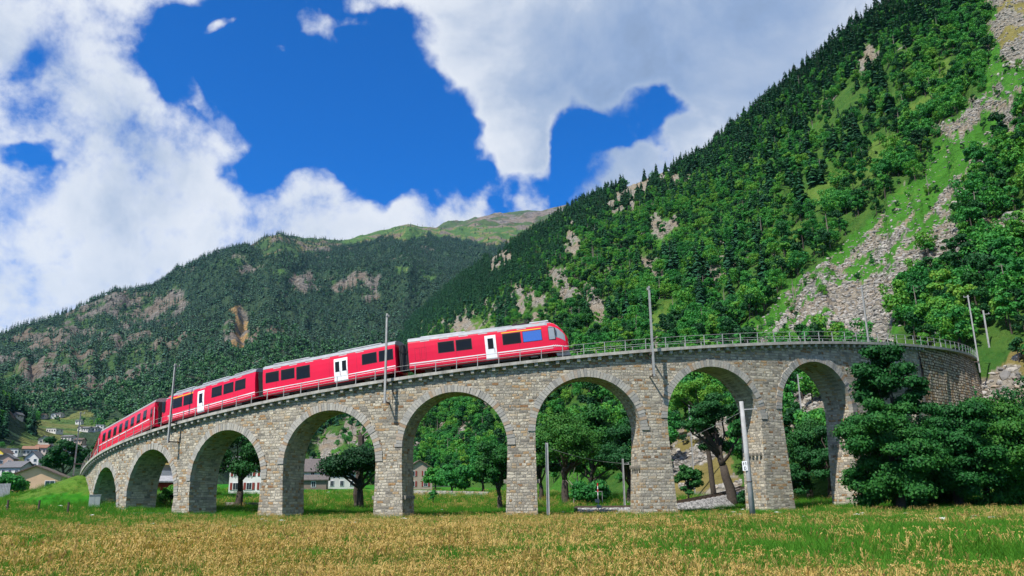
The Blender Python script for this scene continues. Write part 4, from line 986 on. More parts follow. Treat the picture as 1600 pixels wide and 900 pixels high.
# ------------------------------------------------------------------ masts
def s_at(px, off, dzz=0., lo=-74., hi=86.):
    ss = np.linspace(lo, hi, 1500); q = np.array([pt(s, off, deck(s)+dzz) for s in ss]); u = proj(q)[0]; return float(ss[np.argmin(np.abs(u-px))])
def z_at(x, y, py):
    zz = np.linspace(-5, 60, 3000); v = proj(np.stack([0*zz+x, 0*zz+y, zz], 1))[1]; return float(zz[np.argmin(np.abs(v-py))])
GM = 'catenary masts along the viaduct'
def deck_mast(s, off, ytop, ybot, label, brackets=(), arm=False):
    x, y, _ = pt(s, off, 0); zt, zb = z_at(x, y, ytop), z_at(x, y, ybot); hd = wall(s)[2]
    r = thing('catenary_mast', label, 'mast', (x, y, zb), (0, 0, hd), GM); H = zt-zb
    mb = MB(); w = .20
    mb.box((0, -.07, H/2), (w, .035, H), taper=.8); mb.box((0, .07, H/2), (w, .035, H), taper=.8); mb.box((0, 0, H/2), (.05, .12, H), taper=.8); mb.build('pole', M['steel'], r)
    for zz in brackets:
        mb = MB(); mb.box((.0, off/2, zz), (.12, off+.15, .12)); mb.box((0, -.02, zz), (.42, .12, .16)); mb.build('bracket', M['ruststeel'], r)
    if brackets: mb = MB(); mb.tube([(0.3, off-.03, brackets[0]), (.3, off-.03, brackets[-1])], .03, 5); mb.build('thin_rod', M['ruststeel'], r)  # thin dark upright along the wall between the brackets
    mb = MB(); mb.box((0, .18, H-.25), (.10, .7, .07)); mb.tube([(0, .5, H-.25), (0, .5, H-.02)], .05, 6)
    if arm: mb.box((0, 0, H-.12), (1.1, .06, .07))
    mb.build('crossarm', M['steel'], r); return r
deck_mast(s_at(602, 1.25), 1.25, 490, 630, 'tall grey steel mast beside the gap behind the leading railcar', (.12, 2.0))
deck_mast(s_at(266, 1.25), 1.25, 568, 692, 'grey steel mast standing in front of the cab end of the third railcar', (.12, 2.1))
deck_mast(s_at(114, 1.1, lo=-79.9), 1.3, 643, 745, 'grey steel mast at the end of the viaduct above the grass bank', (.12, 1.8), True)
deck_mast(s_at(1019, 1.25), 1.25, 447, 588, 'tall grey mast rising from the viaduct just ahead of the train', (.12, 2.2))
deck_mast(s_at(1357, -4.1, 1), -4.1, 447, 545, 'grey mast on the far edge of the deck in front of the pale scree')
deck_mast(s_at(1527, 1.1, 0, 40, 84), 1.1, 461, 582, 'tall grey mast standing where the railing ends at the hillside', (1.5,))
deck_mast(s_at(1496, -4.2, 1, 60, 110), -4.2, 518, 560, 'short grey mast seen beyond the curved end of the railing', (), True)
def ground_mast(px, ybase, ytop, dist, label, w=.26, crossarm=True, plate=False, hill=False, group='masts of the lower track', wood=False):
    d = ray(px, ybase); k = dist/hypot(d[0], d[1]); x, y = d[0]*k, d[1]*k
    zb = float(near_h(np.array([degrees(atan2(x, y))]), np.array([hypot(x, y)]))[0]) if hill else gz(x, y)
    zt = z_at(x, y, ytop); r = thing('catenary_mast', label, 'mast', (x, y, zb-.3), (0, -.016 if wood else 0, -atan2(x, y)), group); H = zt-zb+.3
    mb = MB()
    if wood: mb.tube([(0, 0, 0), (0, 0, H*.5), (0, 0, H)], [w*.62, w*.52, w*.42], 10)
    else: mb.box((-w*.35, 0, H/2), (w*.18, w, H), taper=.8); mb.box((w*.35, 0, H/2), (w*.18, w, H), taper=.8); mb.box((0, 0, H/2), (w*.7, w*.2, H), taper=.8)
    mb.build('pole', M['steel'] if not wood else simple('weathered_grey_pole', (.33, .33, .32), .8, var=.3, scale=1.5), r, smooth=wood)
    if crossarm:
        mb = MB(); mb.box((w*1.5, 0, H-.6), (w*3, .07, .07)); mb.tube([(w*2.6, 0, H-.6), (w*2.6, 0, H-.38)], .05, 6); mb.build('crossarm', M['steel'], r)
    if plate:
        mb = MB(); mb.box((-w*.55, -w*.62, 4.25), (.36, .03, .68)); p = mb.build('number_plate', M['white'], r)
        mb = MB()     # the two dark figures on the plate
        x0, y0 = -w*.55, -w*.62-.018
        mb.box((x0-.08, y0, 4.40), (.045, .008, .22)); mb.box((x0-.08, y0, 4.40), (.10, .007, .04)); mb.box((x0+.08, y0, 4.40), (.045, .008, .22)); mb.box((x0+.04, y0, 4.47), (.05, .008, .04))
        mb.box((x0-.05, y0, 4.08), (.045, .008, .24)); mb.box((x0+.01, y0, 4.18), (.11, .008, .04)); mb.box((x0+.01, y0, 3.98), (.11, .008, .04)); mb.box((x0+.06, y0, 4.08), (.04, .008, .12))
        mb.build('figures', M['black'], p)
        mb = MB(); mb.tube([(0, 0, 3.1), (0, 0, 3.16)], w*.64, 10); mb.build('band', M['ruststeel'], r)
    return r
ground_mast(1178, 822, 627, 62., 'thick grey pole with a white number plate standing in the meadow', .36, True, True, wood=True)
ground_mast(857, 813, 692, 72.5, 'grey steel mast in the meadow under the widest arch', .30, False)
ground_mast(977, 806, 717, 93., 'thin grey mast behind the arch beside the broad pier', .24)
ground_mast(1258, 700, 585, 128., 'thin grey mast at the foot of the scree, seen through an arch', .22, True, hill=True)
ground_mast(1081, 700, 610, 126., 'thin grey mast among the trees, seen through an arch', .22, True, hill=True)
ground_mast(1551, 575, 485, 137., 'grey mast with a crossarm on the slope beyond the viaduct end', .26, True, hill=True)

# lower track that passes under the viaduct
def at(px, py, dist):
    d = ray(px, py); k = dist/hypot(d[0], d[1]); return d[0]*k, d[1]*k, CH+d[2]*k
LT = [at(900, 800, 90), at(985, 803, 91), at(1050, 800, 93), at(1100, 795, 98), at(1140, 790, 107), at(1165, 786, 120)]
LT = [(x, y, gz(x, y)+.55+.25*max(0, i-1)) for i, (x, y, z) in enumerate(LT)]
def smooth_path(P, n=6):
    P = np.array(P); t = np.arange(len(P)); u = np.linspace(0, len(P)-1, n*(len(P)-1)+1); out = []
    for v in u:
        i = int(min(len(P)-2, math.floor(v))); f = v-i; p0, p1, p2, p3 = P[max(i-1, 0)], P[i], P[i+1], P[min(i+2, len(P)-1)]
        out.append(.5*((2*p1)+(-p0+p2)*f+(2*p0-5*p1+4*p2-p3)*f*f+(-p0+3*p1-3*p2+p3)*f**3))
    return np.array(out)
LP = smooth_path(LT); TN = np.gradient(LP[:, :2], axis=0); TN /= np.linalg.norm(TN, axis=1, keepdims=True); NM = np.stack([-TN[:, 1], TN[:, 0]], 1)
def lpt(i, o, z): return (LP[i, 0]+NM[i, 0]*o, LP[i, 1]+NM[i, 1]*o, LP[i, 2]+z)
lo_ = thing('railway_track', 'curving lower railway track on grey ballast seen under an arch beside the broad pier', 'railway track', tuple(LP[0])); LO = -Vector(LP[0])
mb = MB(); quad_grid(mb, lambda i, o: (lpt(int(i), o[0], o[1]), (i*1., o[0])), list(range(len(LP))), [(-3.6, -1.8), (-1.5, 0), (1.5, 0), (3.6, -1.8)])
bm_, nt_, b_ = newmat('coarse_grey_ballast'); t = NT(nt_); v = t.n('ShaderNodeTexVoronoi'); v.inputs['Scale'].default_value = 6; t.l(t.pos(), v.inputs['Vector']); s3 = t.n('ShaderNodeSeparateColor'); t.l(v.outputs['Color'], s3.inputs[0])
t.l(t.ramp(s3.outputs[0], [(0, (.08, .08, .08)), (.5, (.26, .25, .24)), (1, (.42, .41, .39))]), b_.inputs['Base Color']); b_.inputs['Roughness'].default_value = 1
mb.build('ballast', bm_, lo_).location = LO
for g in (-.5, .5):
    mb = MB()
    for i in range(len(LP)-1): mb.hexa([lpt(i, g-.04, .05), lpt(i+1, g-.04, .05), lpt(i+1, g+.04, .05), lpt(i, g+.04, .05), lpt(i, g-.04, .2), lpt(i+1, g-.04, .2), lpt(i+1, g+.04, .2), lpt(i, g+.04, .2)])
    mb.build('rail', M['rail'], lo_).location = LO
mb = MB()
for i in range(0, len(LP)): mb.box(lpt(i, 0, .03), (.24, 1.9, .12), rz=atan2(TN[i, 1], TN[i, 0]))
mb.build('sleepers', M['ruststeel'], lo_).location = LO
for k, (pa, pb) in enumerate((((857, 700, 72.5), (977, 724, 93)), ((977, 724, 93), (1165, 640, 62.5)))):
    a, b = Vector(at(*pa)), Vector(at(*pb)); mb = MB(); mb.tube([a.lerp(b, f)-Vector((0, 0, 1.2*f*(1-f))) for f in np.linspace(0, 1, 13)], .018, 4)
    mb.build('overhead_wire', M['steel'], label=('thin overhead wire strung between the two steel masts under the widest arch', 'thin overhead wire running to the thick numbered pole')[k], cat='wire')

# ------------------------------------------------------------------ houses of the village
WCOL = {}
def wallmat(c):
    if c not in WCOL: WCOL[c] = simple('plaster', c, .9, var=.1, scale=.6)
    return WCOL[c]
def roofmat(c):
    k = ('r',)+c
    if k not in WCOL:
        m, nt, b = newmat('roof_slates'); t = NT(nt); p = t.obj(); n = t.noise(1.6, 6, .7, p); w_ = t.n('ShaderNodeTexBrick'); w_.inputs['Scale'].default_value = 1.6; w_.inputs['Mortar Size'].default_value = .03; t.l(p, w_.inputs['Vector'])
        w_.inputs['Color1'].default_value = tuple(x*.75 for x in c)+(1,); w_.inputs['Color2'].default_value = tuple(min(1, x*1.25) for x in c)+(1,); w_.inputs['Mortar'].default_value = tuple(x*.4 for x in c)+(1,)
        t.l(t.mix(t.rng(n, .3, .7, 0, .5), w_.outputs[0], tuple(x*.6 for x in c)), b.inputs['Base Color']); b.inputs['Roughness'].default_value = .85; WCOL[k] = m
    return WCOL[k]
SHUT = simple('red_shutter', (.22, .03, .02), .7); WFR = simple('white_window_frame', (.7, .7, .68), .6)
BRN = simple('brown_timber', (.09, .05, .03), .8)
def house(label, x, y, z, w, d, h, rh, wc, rc, nx=3, ny=2, yaw=0., gable=False, chim=0, shutters=False, ov=.5, win=(.9, 1.2), balc=False, cat='house', name='house', flat=False, base=1.5):
    r = thing(name, label, cat, (x, y, z), (0, 0, -atan2(x, y)+yaw), 'houses of the village')
    mb = MB(); mb.box((0, 0, h/2-base/2), (w, d, h+base))
    if not flat:
        if gable:
            for yy in (-d/2, d/2): mb.face([(-w/2, yy, h), (w/2, yy, h), (0, yy, h+rh)])
        else:
            for xx in (-w/2, w/2): mb.face([(xx, -d/2, h), (xx, d/2, h), (xx, 0, h+rh)])
    mb.build('wall', wallmat(wc), r)
    mb = MB(); th = .22
    if flat: mb.box((0, 0, h+.12), (w+ov, d+ov, .24))
    else:
        a, bq = (w/2, d/2) if gable else (d/2, w/2)
        k = rh/a
        for sg in (-1, 1):
            c = [(sg*(a+ov), -(bq+ov), h-ov*k+.03), (sg*(a+ov), bq+ov, h-ov*k+.03), (0, bq+ov, h+rh+.03), (0, -(bq+ov), h+rh+.03)]
            c2 = [(p[0], p[1], p[2]+th) for p in c]
            if not gable: c = [(p[1], p[0], p[2]) for p in c]; c2 = [(p[1], p[0], p[2]) for p in c2]
            mb.hexa(c+c2)
    rf = mb.build('roof', roofmat(rc), r)
    for i in range(chim):
        mb = MB(); cx_ = (-.28+.5*i)*w; mb.box((cx_, .1*d, h+rh*.75+.5), (.7, .7, 1.7)); mb.box((cx_, .1*d, h+rh*.75+1.42), (.9, .9, .12)); mb.build('chimney', wallmat((.35, .33, .30)), rf)
    ww, wh = win; rows = h/max(1, ny)
    for j in range(ny):
        for i in range(nx):
            cx_ = -w/2+w*(i+.5)/nx; cz = rows*(j+.52)
            mb = MB(); mb.box((cx_, -d/2-.03, cz), (ww+.2, .10, wh+.2)); wi = mb.build('window', WFR, r)
            mb = MB(); mb.box((cx_-ww*.25-.01, -d/2-.07, cz), (ww*.46, .06, wh)); mb.box((cx_+ww*.25+.01, -d/2-.07, cz), (ww*.46, .06, wh)); mb.build('pane', M['hglass'], wi)
            if shutters:
                mb = MB()
                for sg in (-1, 1): mb.box((cx_+sg*(ww*.75+.12), -d/2-.05, cz), (ww*.5, .08, wh+.1))
                mb.build('shutters', SHUT, wi)
    for i in range(max(1, int(d//4))):
        for sg in (-1, 1):
            mb = MB(); mb.box((sg*(w/2+.02), -d/2+d*(i+.5)/max(1, int(d//4)), h*.6), (.08, ww, wh)); mb.build('window', M['hglass'], r)
    if balc:
        for j in range(1, ny):
            mb = MB(); mb.box((0, -d/2-.75, rows*j), (w*.82, 1.5, .18)); mb.box((0, -d/2-1.45, rows*j+.55), (w*.82, .08, .9)); mb.build('balcony', wallmat((.45, .45, .46)), r)
            mb = MB(); mb.hexa([(-w*.4, -d/2-1.6, rows*j+1.95), (w*.4, -d/2-1.6, rows*j+1.95), (w*.4, -d/2-.02, rows*j+2.5), (-w*.4, -d/2-.02, rows*j+2.5), (-w*.4, -d/2-1.6, rows*j+2.02), (w*.4, -d/2-1.6, rows*j+2.02), (w*.4, -d/2-.02, rows*j+2.57), (-w*.4, -d/2-.02, rows*j+2.57)]); mb.build('awning', simple('yellow_awning', (.62, .45, .14), .8), r)
    return r
GRY, DGR, BRW, WHT, PNK = (.16, .16, .17), (.09, .09, .10), (.13, .09, .07), (.70, .69, .66), (.52, .36, .29)
x, y, _ = at(60, 770, 182); zr = z_at(x, y, 728)
house('peach gabled house with brown eaves beside the green railway bank', x, y, gz(x, y), 10.2, 11, zr-gz(x, y)-2.45, 2.2, (.66, .43, .28), BRW, 2, 1, -.16, True, 0, False, .5, (1.5, 1.1))
PX = [ # px, py, width px, wall px, depth, roof, wall, roof, gable, flat, nx, ny, label
 (26, 745, 30, 13, 9, 2.0, (.62, .60, .56), GRY, 0, 0, 3, 1, 'pale house with a broad grey roof just behind the peach house'),
 (11, 729, 22, 9, 8, 1.8, PNK, GRY, 1, 0, 2, 1, 'pinkish house with a low grey gable between the yellow house and the peach house'),
 (4, 719, 14, 8, 8, 1.6, (.72, .55, .08), BRW, 1, 0, 2, 1, 'small bright yellow house at the edge of the village'),
 (54, 731, 20, 14, 9, 2.6, WHT, GRY, 1, 0, 2, 2, 'tall white gabled house standing above the roof of the peach house'),
 (22, 712, 17, 6, 8, 0, WHT, GRY, 0, 1, 3, 1, 'white flat-roofed house above the yellow house'),
 (47, 712, 20, 8, 9, 1.5, WHT, (.30, .16, .10), 0, 0, 4, 1, 'white house with a brown roof in the middle of the village row'),
 (66, 710, 17, 8, 9, 1.7, (.62, .52, .46), (.28, .13, .08), 0, 0, 3, 1, 'rose-grey house with a red-brown roof in the village row'),
 (82, 710, 13, 7, 9, 1.6, WHT, DGR, 1, 0, 2, 1, 'narrow white gabled house between the rose-grey house and the mast'),
 (97, 709, 12, 7, 9, 1.4, (.66, .65, .62), GRY, 0, 0, 2, 1, 'off-white house with grey roof beside the railway mast'),
 (121, 710, 22, 8, 10, 1.3, WHT, GRY, 0, 0, 5, 1, 'long white house with a grey roof right of the railway mast'),
 (85, 677, 15, 4, 10, 0, WHT, (.6, .6, .6), 0, 1, 4, 1, 'low white flat building alone on the upper meadow'),
 (71, 695, 16, 6, 9, 1.8, (.60, .57, .52), DGR, 1, 0, 2, 1, 'pale house with a dark gable below the low white building'),
 (108, 690, 15, 5, 9, 1.2, WHT, GRY, 0, 0, 3, 1, 'white house half hidden in trees above the long white house'),
 (157, 673, 11, 8, 9, 0, WHT, (.7, .7, .7), 0, 1, 2, 2, 'square white house highest of the group beside the train'),
 (148, 675, 8, 6, 9, 1.0, WHT, GRY, 0, 0, 2, 1, 'small white house touching the square white house'),
 (136, 675, 11, 5, 9, 1.2, (.6, .58, .55), GRY, 0, 0, 3, 1, 'pale house with grey roof on the terrace beside the train'),
 (127, 674, 6, 4, 8, 1.0, WHT, BRW, 1, 0, 1, 1, 'tiny white gabled house on the terrace beside the train'),
 (84, 653, 7, 4, 9, 1.5, WHT, GRY, 1, 0, 1, 1, 'white gabled house of the hamlet on the upper terrace'),
 (93, 652, 9, 4, 9, 1.0, (.58, .55, .52), GRY, 0, 0, 2, 1, 'grey-white house of the hamlet on the upper terrace'),
 (68, 654, 8, 3, 9, 1.2, (.50, .46, .42), BRW, 0, 0, 2, 1, 'brown-roofed house left of the hamlet on the upper terrace'),
 (52, 654, 5, 6, 6, 0, (.42, .17, .10), BRW, 0, 1, 1, 2, 'red brick tower house at the foot of the dark forest'),
 (28, 655, 6, 4, 8, 1.3, (.5, .47, .44), GRY, 1, 0, 1, 1, 'small grey gabled house under the dark forest'),
 (124, 663, 8, 3, 8, .9, WHT, GRY, 0, 0, 2, 1, 'white cottage between the hamlet and the square white house'),
 (125, 695, 11, 5, 9, 1.3, (.58, .42, .34), BRW, 0, 0, 2, 1, 'salmon house with a brown roof next to the end of the train')]
HP = []
for (px_, py_, wp, hp, dp_, rh_, wc_, rc_, gb, fl, nx_, ny_, lb) in PX:
    x, y, z = hit(px_, py_, far_h, 245, 1150); mp = ((np.array([x, y, z])-C0)@FW)/F
    house(lb, x, y, z, wp*mp, dp_, max(3.0, hp*mp), rh_, wc_, rc_, nx_, ny_, (hash2(np.array([px_]), np.array([py_]), 3)[0]-.5)*.5-.3, bool(gb), 0, False, .5, (max(.9, wp*mp/nx_*.38), max(1.1, min(1.6, hp*mp/ny_*.45))), False, 'house', 'house', bool(fl)); HP.append((x, y))
def hat(px_, dist): 
    d = ray(px_, 790); k = dist/hypot(d[0], d[1]); x, y = d[0]*k, d[1]*k; return x, y, gz(x, y)
house('white apartment house with grey balconies and a yellow awning seen through an arch', *hat(262, 150), 11, 10, 8.6, 1.6, WHT, (.35, .34, .33), 3, 3, .25, False, 0, False, .8, (1.1, 1.5), True, 'apartment house', 'apartment_house')
house('dark red shed with a grey roof below the balconies', *hat(254, 138), 7, 4, 2.5, .7, (.30, .02, .02), (.38, .38, .40), 2, 1, .1, False, 0, False, .4, (.9, .9), cat='shed', name='shed')
house('white house with red shutters behind the dark tree', *hat(394, 168), 7.5, 8, 5.0, 1.8, WHT, GRY, 3, 2, -.2, False, 1, True)
house('long white house with a grey stone-slab roof and two chimneys, partly behind the round tree', *hat(508, 215), 14.5, 9, 4.2, 2.9, (.62, .60, .56), (.15, .125, .12), 6, 2, .05, False, 2, False, .6, (.8, 1.2))
house('old brown stone house with arched door gable beside the middle pier', *hat(652, 212), 6.5, 8, 5.0, 2.0, (.36, .28, .22), BRW, 2, 2, .1, True, 0, True)
house('low dark stable roof next to the long white house', *hat(490, 205), 6, 5, 2.2, 1.0, (.20, .15, .12), (.14, .12, .11), 1, 1, -.1, False, 0, False, cat='stable', name='stable')

# ------------------------------------------------------------------ trees that stand on their own
def limb(mb, p0, p1, r0, r1, rng, n=5, wob=.12):
    p0, p1 = Vector(p0), Vector(p1); L = (p1-p0).length; P_ = []
    for i in range(n+1):
        f = i/n; w = Vector((rng.uniform(-1, 1), rng.uniform(-1, 1), rng.uniform(-.4, .4)))*wob*L*(0 < i < n)*.5; P_.append(p0.lerp(p1, f)+w)
    mb.tube(P_, [r0+(r1-r0)*i/n for i in range(n+1)], 7)
def tree(label, x, y, z, h, rx, seed, leaves=7000, leaf=.23, low=.28, ncl=24, mat='leaf', lean=(0, 0), trunk=.30, name='broadleaf_tree', cat='tree', group=None, rc=(.22, .40), flat=1., lo=-.75, up=.35):
    rng = R_(seed); r = thing(name, label, cat, (x, y, z), (0, 0, 0), group); cz = h*(low+1)/2; rz = h*(1-low)/2*flat
    C, Rc = blob_centres(rng, ncl, rx, rz, cz, lo, rc, np.array(lean)*.5); C[:, :2] += np.array(lean)*.5
    Rc = np.minimum(Rc, h*.24)
    V, Q = crown_leaves(rng, C, Rc, int(leaves*1.9), leaf, up, .40, .52, .16); link('crown', np_mesh('crown', V, Q, M[mat]), r)
    mb = MB(); top = Vector((lean[0], lean[1], h*.62)); fork = Vector((lean[0]*.5, lean[1]*.5, h*max(.16, low)))
    limb(mb, (0, 0, -.6), fork, trunk*1.25, trunk*.85, rng, 4, .05); limb(mb, fork, top, trunk*.8, trunk*.3, rng, 5)
    for i in rng.choice(len(C), min(10, len(C)), False): limb(mb, fork.lerp(top, rng.uniform(0, .5)), C[i], trunk*.42, trunk*.12, rng, 4)
    mb.build('trunk', M['bark'], r, smooth=True); return r
def tree_at(label, px_, dist, h, rx, seed, **k):
    x, y, z = hat(px_, dist); return tree(label, x, y, z, h, rx, seed, **k)
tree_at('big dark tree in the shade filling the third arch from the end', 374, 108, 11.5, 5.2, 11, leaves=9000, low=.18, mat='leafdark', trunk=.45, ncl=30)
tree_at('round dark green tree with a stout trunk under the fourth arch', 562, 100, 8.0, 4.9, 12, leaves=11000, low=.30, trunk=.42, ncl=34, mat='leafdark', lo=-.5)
tree_at('leafy tree half hidden by the middle pier', 781, 98, 10.5, 3.6, 13, mat='leafmid', leaves=8000, low=.10, trunk=.3, ncl=28)
tree_at('rounded bush in front of the brown stone house', 706, 176, 6.4, 4.9, 14, leaves=5000, leaf=.45, low=.06, trunk=.25, cat='bush', name='bush')
tree_at('smaller rounded bush at the edge of the far meadow', 680, 190, 5.5, 3.4, 15, leaves=3500, leaf=.45, low=.08, trunk=.2, cat='bush', name='bush')
tree_at('slender young sapling alone in the meadow under an arch', 677, 112, 2.6, .8, 16, leaves=500, leaf=.2, low=.15, trunk=.05, ncl=10)
tree_at('wide tree with a dark trunk directly behind the numbered arch mast', 884, 114, 13.5, 5.6, 17, mat='leafmid', leaves=11000, low=.24, trunk=.5, ncl=36)
tree_at('tall full tree in the centre of the widest arch', 925, 128, 15.5, 6.0, 18, mat='leafmid', leaves=11000, low=.12, trunk=.45, ncl=36, leaf=.38)
tree_at('dark tree beside the broad pier, behind the thin mast', 985, 110, 12.0, 4.4, 19, leaves=9000, low=.14, trunk=.4, mat='leafdark', ncl=30)
tree_at('low leafy bush in front of the trees under the widest arch', 925, 104, 3.6, 2.6, 20, leaves=3200, leaf=.28, low=.04, trunk=.12, cat='bush', name='bush')
tree_at('tree close beside the pier, left of the mast under the widest arch', 846, 132, 13.5, 4.6, 21, mat='leafmid', leaves=7000, low=.12, trunk=.35, leaf=.4)
tree_at('leaning tree with a thick dark trunk beside the numbered pole', 1148, 100, 13.6, 4.6, 22, leaves=9000, low=.34, trunk=.55, lean=(-2.0, 0), ncl=26, mat='leafdark', rc=(.18, .30))
tree_at('upper tree with a crooked trunk on the slope under the arch crown', 1118, 112, 17.5, 4.6, 23, leaves=6500, low=.62, trunk=.32, lean=(-1.6, .5), ncl=22, rc=(.18, .32))
tree_at('dense dark conifer-like bush at the foot of the broad pier', 1077, 101, 5.6, 1.9, 24, leaves=4200, leaf=.26, low=.02, trunk=.14, mat='leafdark', cat='bush', name='bush')
tree_at('small bush on the bank beside the leaning trunk', 1168, 97, 2.0, 1.5, 25, leaves=1400, leaf=.22, low=.02, trunk=.07, cat='bush', name='bush', mat='leafdark')
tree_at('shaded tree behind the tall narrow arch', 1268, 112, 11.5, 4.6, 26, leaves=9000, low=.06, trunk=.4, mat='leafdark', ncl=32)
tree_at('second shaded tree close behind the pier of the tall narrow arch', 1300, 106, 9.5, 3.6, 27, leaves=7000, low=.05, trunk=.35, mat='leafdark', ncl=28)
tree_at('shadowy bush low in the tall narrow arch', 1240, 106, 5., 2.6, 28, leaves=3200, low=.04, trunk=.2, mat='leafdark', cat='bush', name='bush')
tree_at('upright tree whose top hides the last arch', 1402, 83.5, 16.6, 3.6, 29, leaves=12000, leaf=.26, mat='leafmid', low=.36, trunk=.24, ncl=26, rc=(.20, .36), lean=(.7, 0))
tree_at('broad spreading tree in front of the last pier', 1408, 79.5, 11.0, 5.7, 30, leaves=40000, leaf=.205, mat='leafmid', lo=-1, low=-.10, trunk=.4, ncl=60, rc=(.14, .27))
tree_at('large spreading tree at the right of the meadow edge', 1500, 83, 10.6, 6.2, 31, leaves=40000, leaf=.205, mat='leafmid', lo=-1, low=-.10, trunk=.4, ncl=64, rc=(.14, .27))
tree_at('outermost large tree on the meadow edge, cut by the picture side', 1588, 84, 10.8, 6.0, 32, leaves=40000, leaf=.205, mat='leafmid', lo=-1, low=-.10, trunk=.4, ncl=60, rc=(.14, .27))
tree_at('tree continuing the wood beyond the picture side', 1672, 85, 12, 5.6, 33, leaves=9000, mat='leafmid', low=.0, trunk=.4, ncl=36)
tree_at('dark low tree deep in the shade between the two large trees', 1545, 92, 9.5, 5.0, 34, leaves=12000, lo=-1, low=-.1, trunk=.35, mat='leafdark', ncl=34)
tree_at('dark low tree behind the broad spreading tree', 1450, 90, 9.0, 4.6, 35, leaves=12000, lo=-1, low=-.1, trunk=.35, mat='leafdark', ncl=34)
tree_at('leafy bush beside the fence near the peach house', 8, 150, 3.4, 2.6, 36, leaves=4200, leaf=.36, low=.04, trunk=.15, cat='bush', name='bush')
tree_at('small bush under the gable of the peach house', 31, 162, 2.0, 1.2, 37, leaves=2000, leaf=.36, low=.04, trunk=.12, cat='bush', name='bush')
tree_at('bush growing under the second arch', 266, 118, 2.6, 1.8, 38, leaves=2400, leaf=.3, low=.03, trunk=.12, cat='bush', name='bush')
tree_at('spreading dark tree behind the peach house', 92, 238, 14.5, 6.2, 39, leaves=6000, leaf=.5, low=.16, trunk=.4, mat='leafdark', ncl=26, rc=(.18, .30), flat=1.1)
tree_at('dark tree behind the stone house at the middle pier', 755, 180, 9, 4, 40, leaves=4500, leaf=.45, low=.06, trunk=.3)
# pollarded dead trunk above the round tree
x, y, z = hat(559, 107); r = thing('dead_tree', 'broken brown dead trunk rising above the round tree', 'dead tree', (x, y, z)); mb = MB(); rn = R_(3)
limb(mb, (0, 0, -.5), (.15, 0, 9.1), .55, .42, rn, 8, .04); limb(mb, (.1, 0, 8.9), (-.15, .05, 9.8), .34, .05, rn, 3, .1); limb(mb, (.25, 0, 8.8), (.5, .05, 9.5), .22, .04, rn, 3, .1)
mb.build('trunk', M['bark'], r); mb = MB()
for e_ in ((1.6, 0, 11.4), (-1.4, .3, 10.6), (2.6, .2, 10.2)): limb(mb, (.1, 0, 8.6), e_, .10, .03, rn, 5, .3)
mb.build('bare_branches', M['palebark'], r)
# bleached dead branches among the leaves of the widest arch
x, y, z = hat(898, 106); r = thing('dead_shrub', 'bare bleached shrub with forked branches under the widest arch', 'dead shrub', (x, y, z)); mb = MB()
for e_ in ((-.5, 0, 4.3), (.8, 0, 4.0), (-1.0, .2, 3.6), (1.2, .1, 3.0), (.2, 0, 4.9)): limb(mb, (0, 0, 1.8), e_, .07, .02, rn, 5, .35)
limb(mb, (0, 0, -.3), (0, 0, 1.8), .11, .08, rn); mb.build('branches', M['palebark'], r)

# trees between the village houses
rng = R_(77); n = 0; VT = []
a = rng.uniform(-36.5, -26, 2600); r = np.sqrt(rng.uniform(262**2, 900**2, 2600)); z = far_h(a, r); x = r*np.sin(np.radians(a)); y = r*np.cos(np.radians(a)); px, py = proj(np.stack([x, y, z], 1))
vf = polymask(px, py, VFIELD, 9, 11, 20.); spur = np.exp(-((a+36.2)/3.4)**2-((r-640)/130)**2)
HPa = np.array(HP)
for i in range(len(a)):
    dh = np.hypot(HPa[:, 0]-x[i], HPa[:, 1]-y[i]); toward = (np.abs(np.degrees(np.arctan2(HPa[:, 0], HPa[:, 1]))-a[i]) < 1.2*350/np.hypot(HPa[:, 0], HPa[:, 1])) & (np.hypot(HPa[:, 0], HPa[:, 1]) > r[i]) & (np.hypot(HPa[:, 0], HPa[:, 1]) < r[i]+150)
    if dh.min() < 9 or (toward.any() and rng.rand() < .93) or (vf[i] and rng.rand() < .95) or spur[i] > .25: continue
    if rng.rand() > .30+.35*(vnoise(np.array([x[i]/45]), np.array([y[i]/45]), 5)[0] > .45): continue
    VT.append(i)
VT = VT[:120]
for i in VT:
    con = rng.rand() < .22; p_ = (CONI if con else BROAD)[rng.randint(4)]
    link('conifer_tree' if con else 'broadleaf_tree', p_, None, (x[i], y[i], z[i]-.3), (0, 0, rng.uniform(0, 6.28)), ('small dark conifer' if con else 'small round tree')+' among the houses and fields of the hillside village', 'tree', 'conifers of the village' if con else 'round trees of the village').scale = (rng.uniform(.45, 1.0),)*3
# dark wood on the spur and thickets higher up the village slope
a = rng.uniform(-41, -24, 9000); r = np.sqrt(rng.uniform(280**2, 900**2, 9000)); z = far_h(a, r); x = r*np.sin(np.radians(a)); y = r*np.cos(np.radians(a)); px, py = proj(np.stack([x, y, z], 1)); vf = polymask(px, py, VFIELD, 9, 11, 20.)
spur = np.exp(-((a+36.2)/3.4)**2-((r-640)/130)**2); kp = (spur > .16) | ((r > 640) & (rng.rand(9000) < .55) & (vf < .5))
dm = np.min(np.hypot(x[:, None]-HPa[None, :, 0], y[:, None]-HPa[None, :, 1]), 1); kp &= dm > 14
for hx, hy in HP:
    ha, hr = degrees(atan2(hx, hy)), hypot(hx, hy); kp &= ~((np.abs(a-ha) < 7*57.3/hr) & (r < hr) & (r > hr-130))
kp &= rng.rand(9000) < np.where(spur > .16, .8, .42)
Pk = np.stack([x, y, z-.3], 1)[kp]; dk = spur[kp] > .16
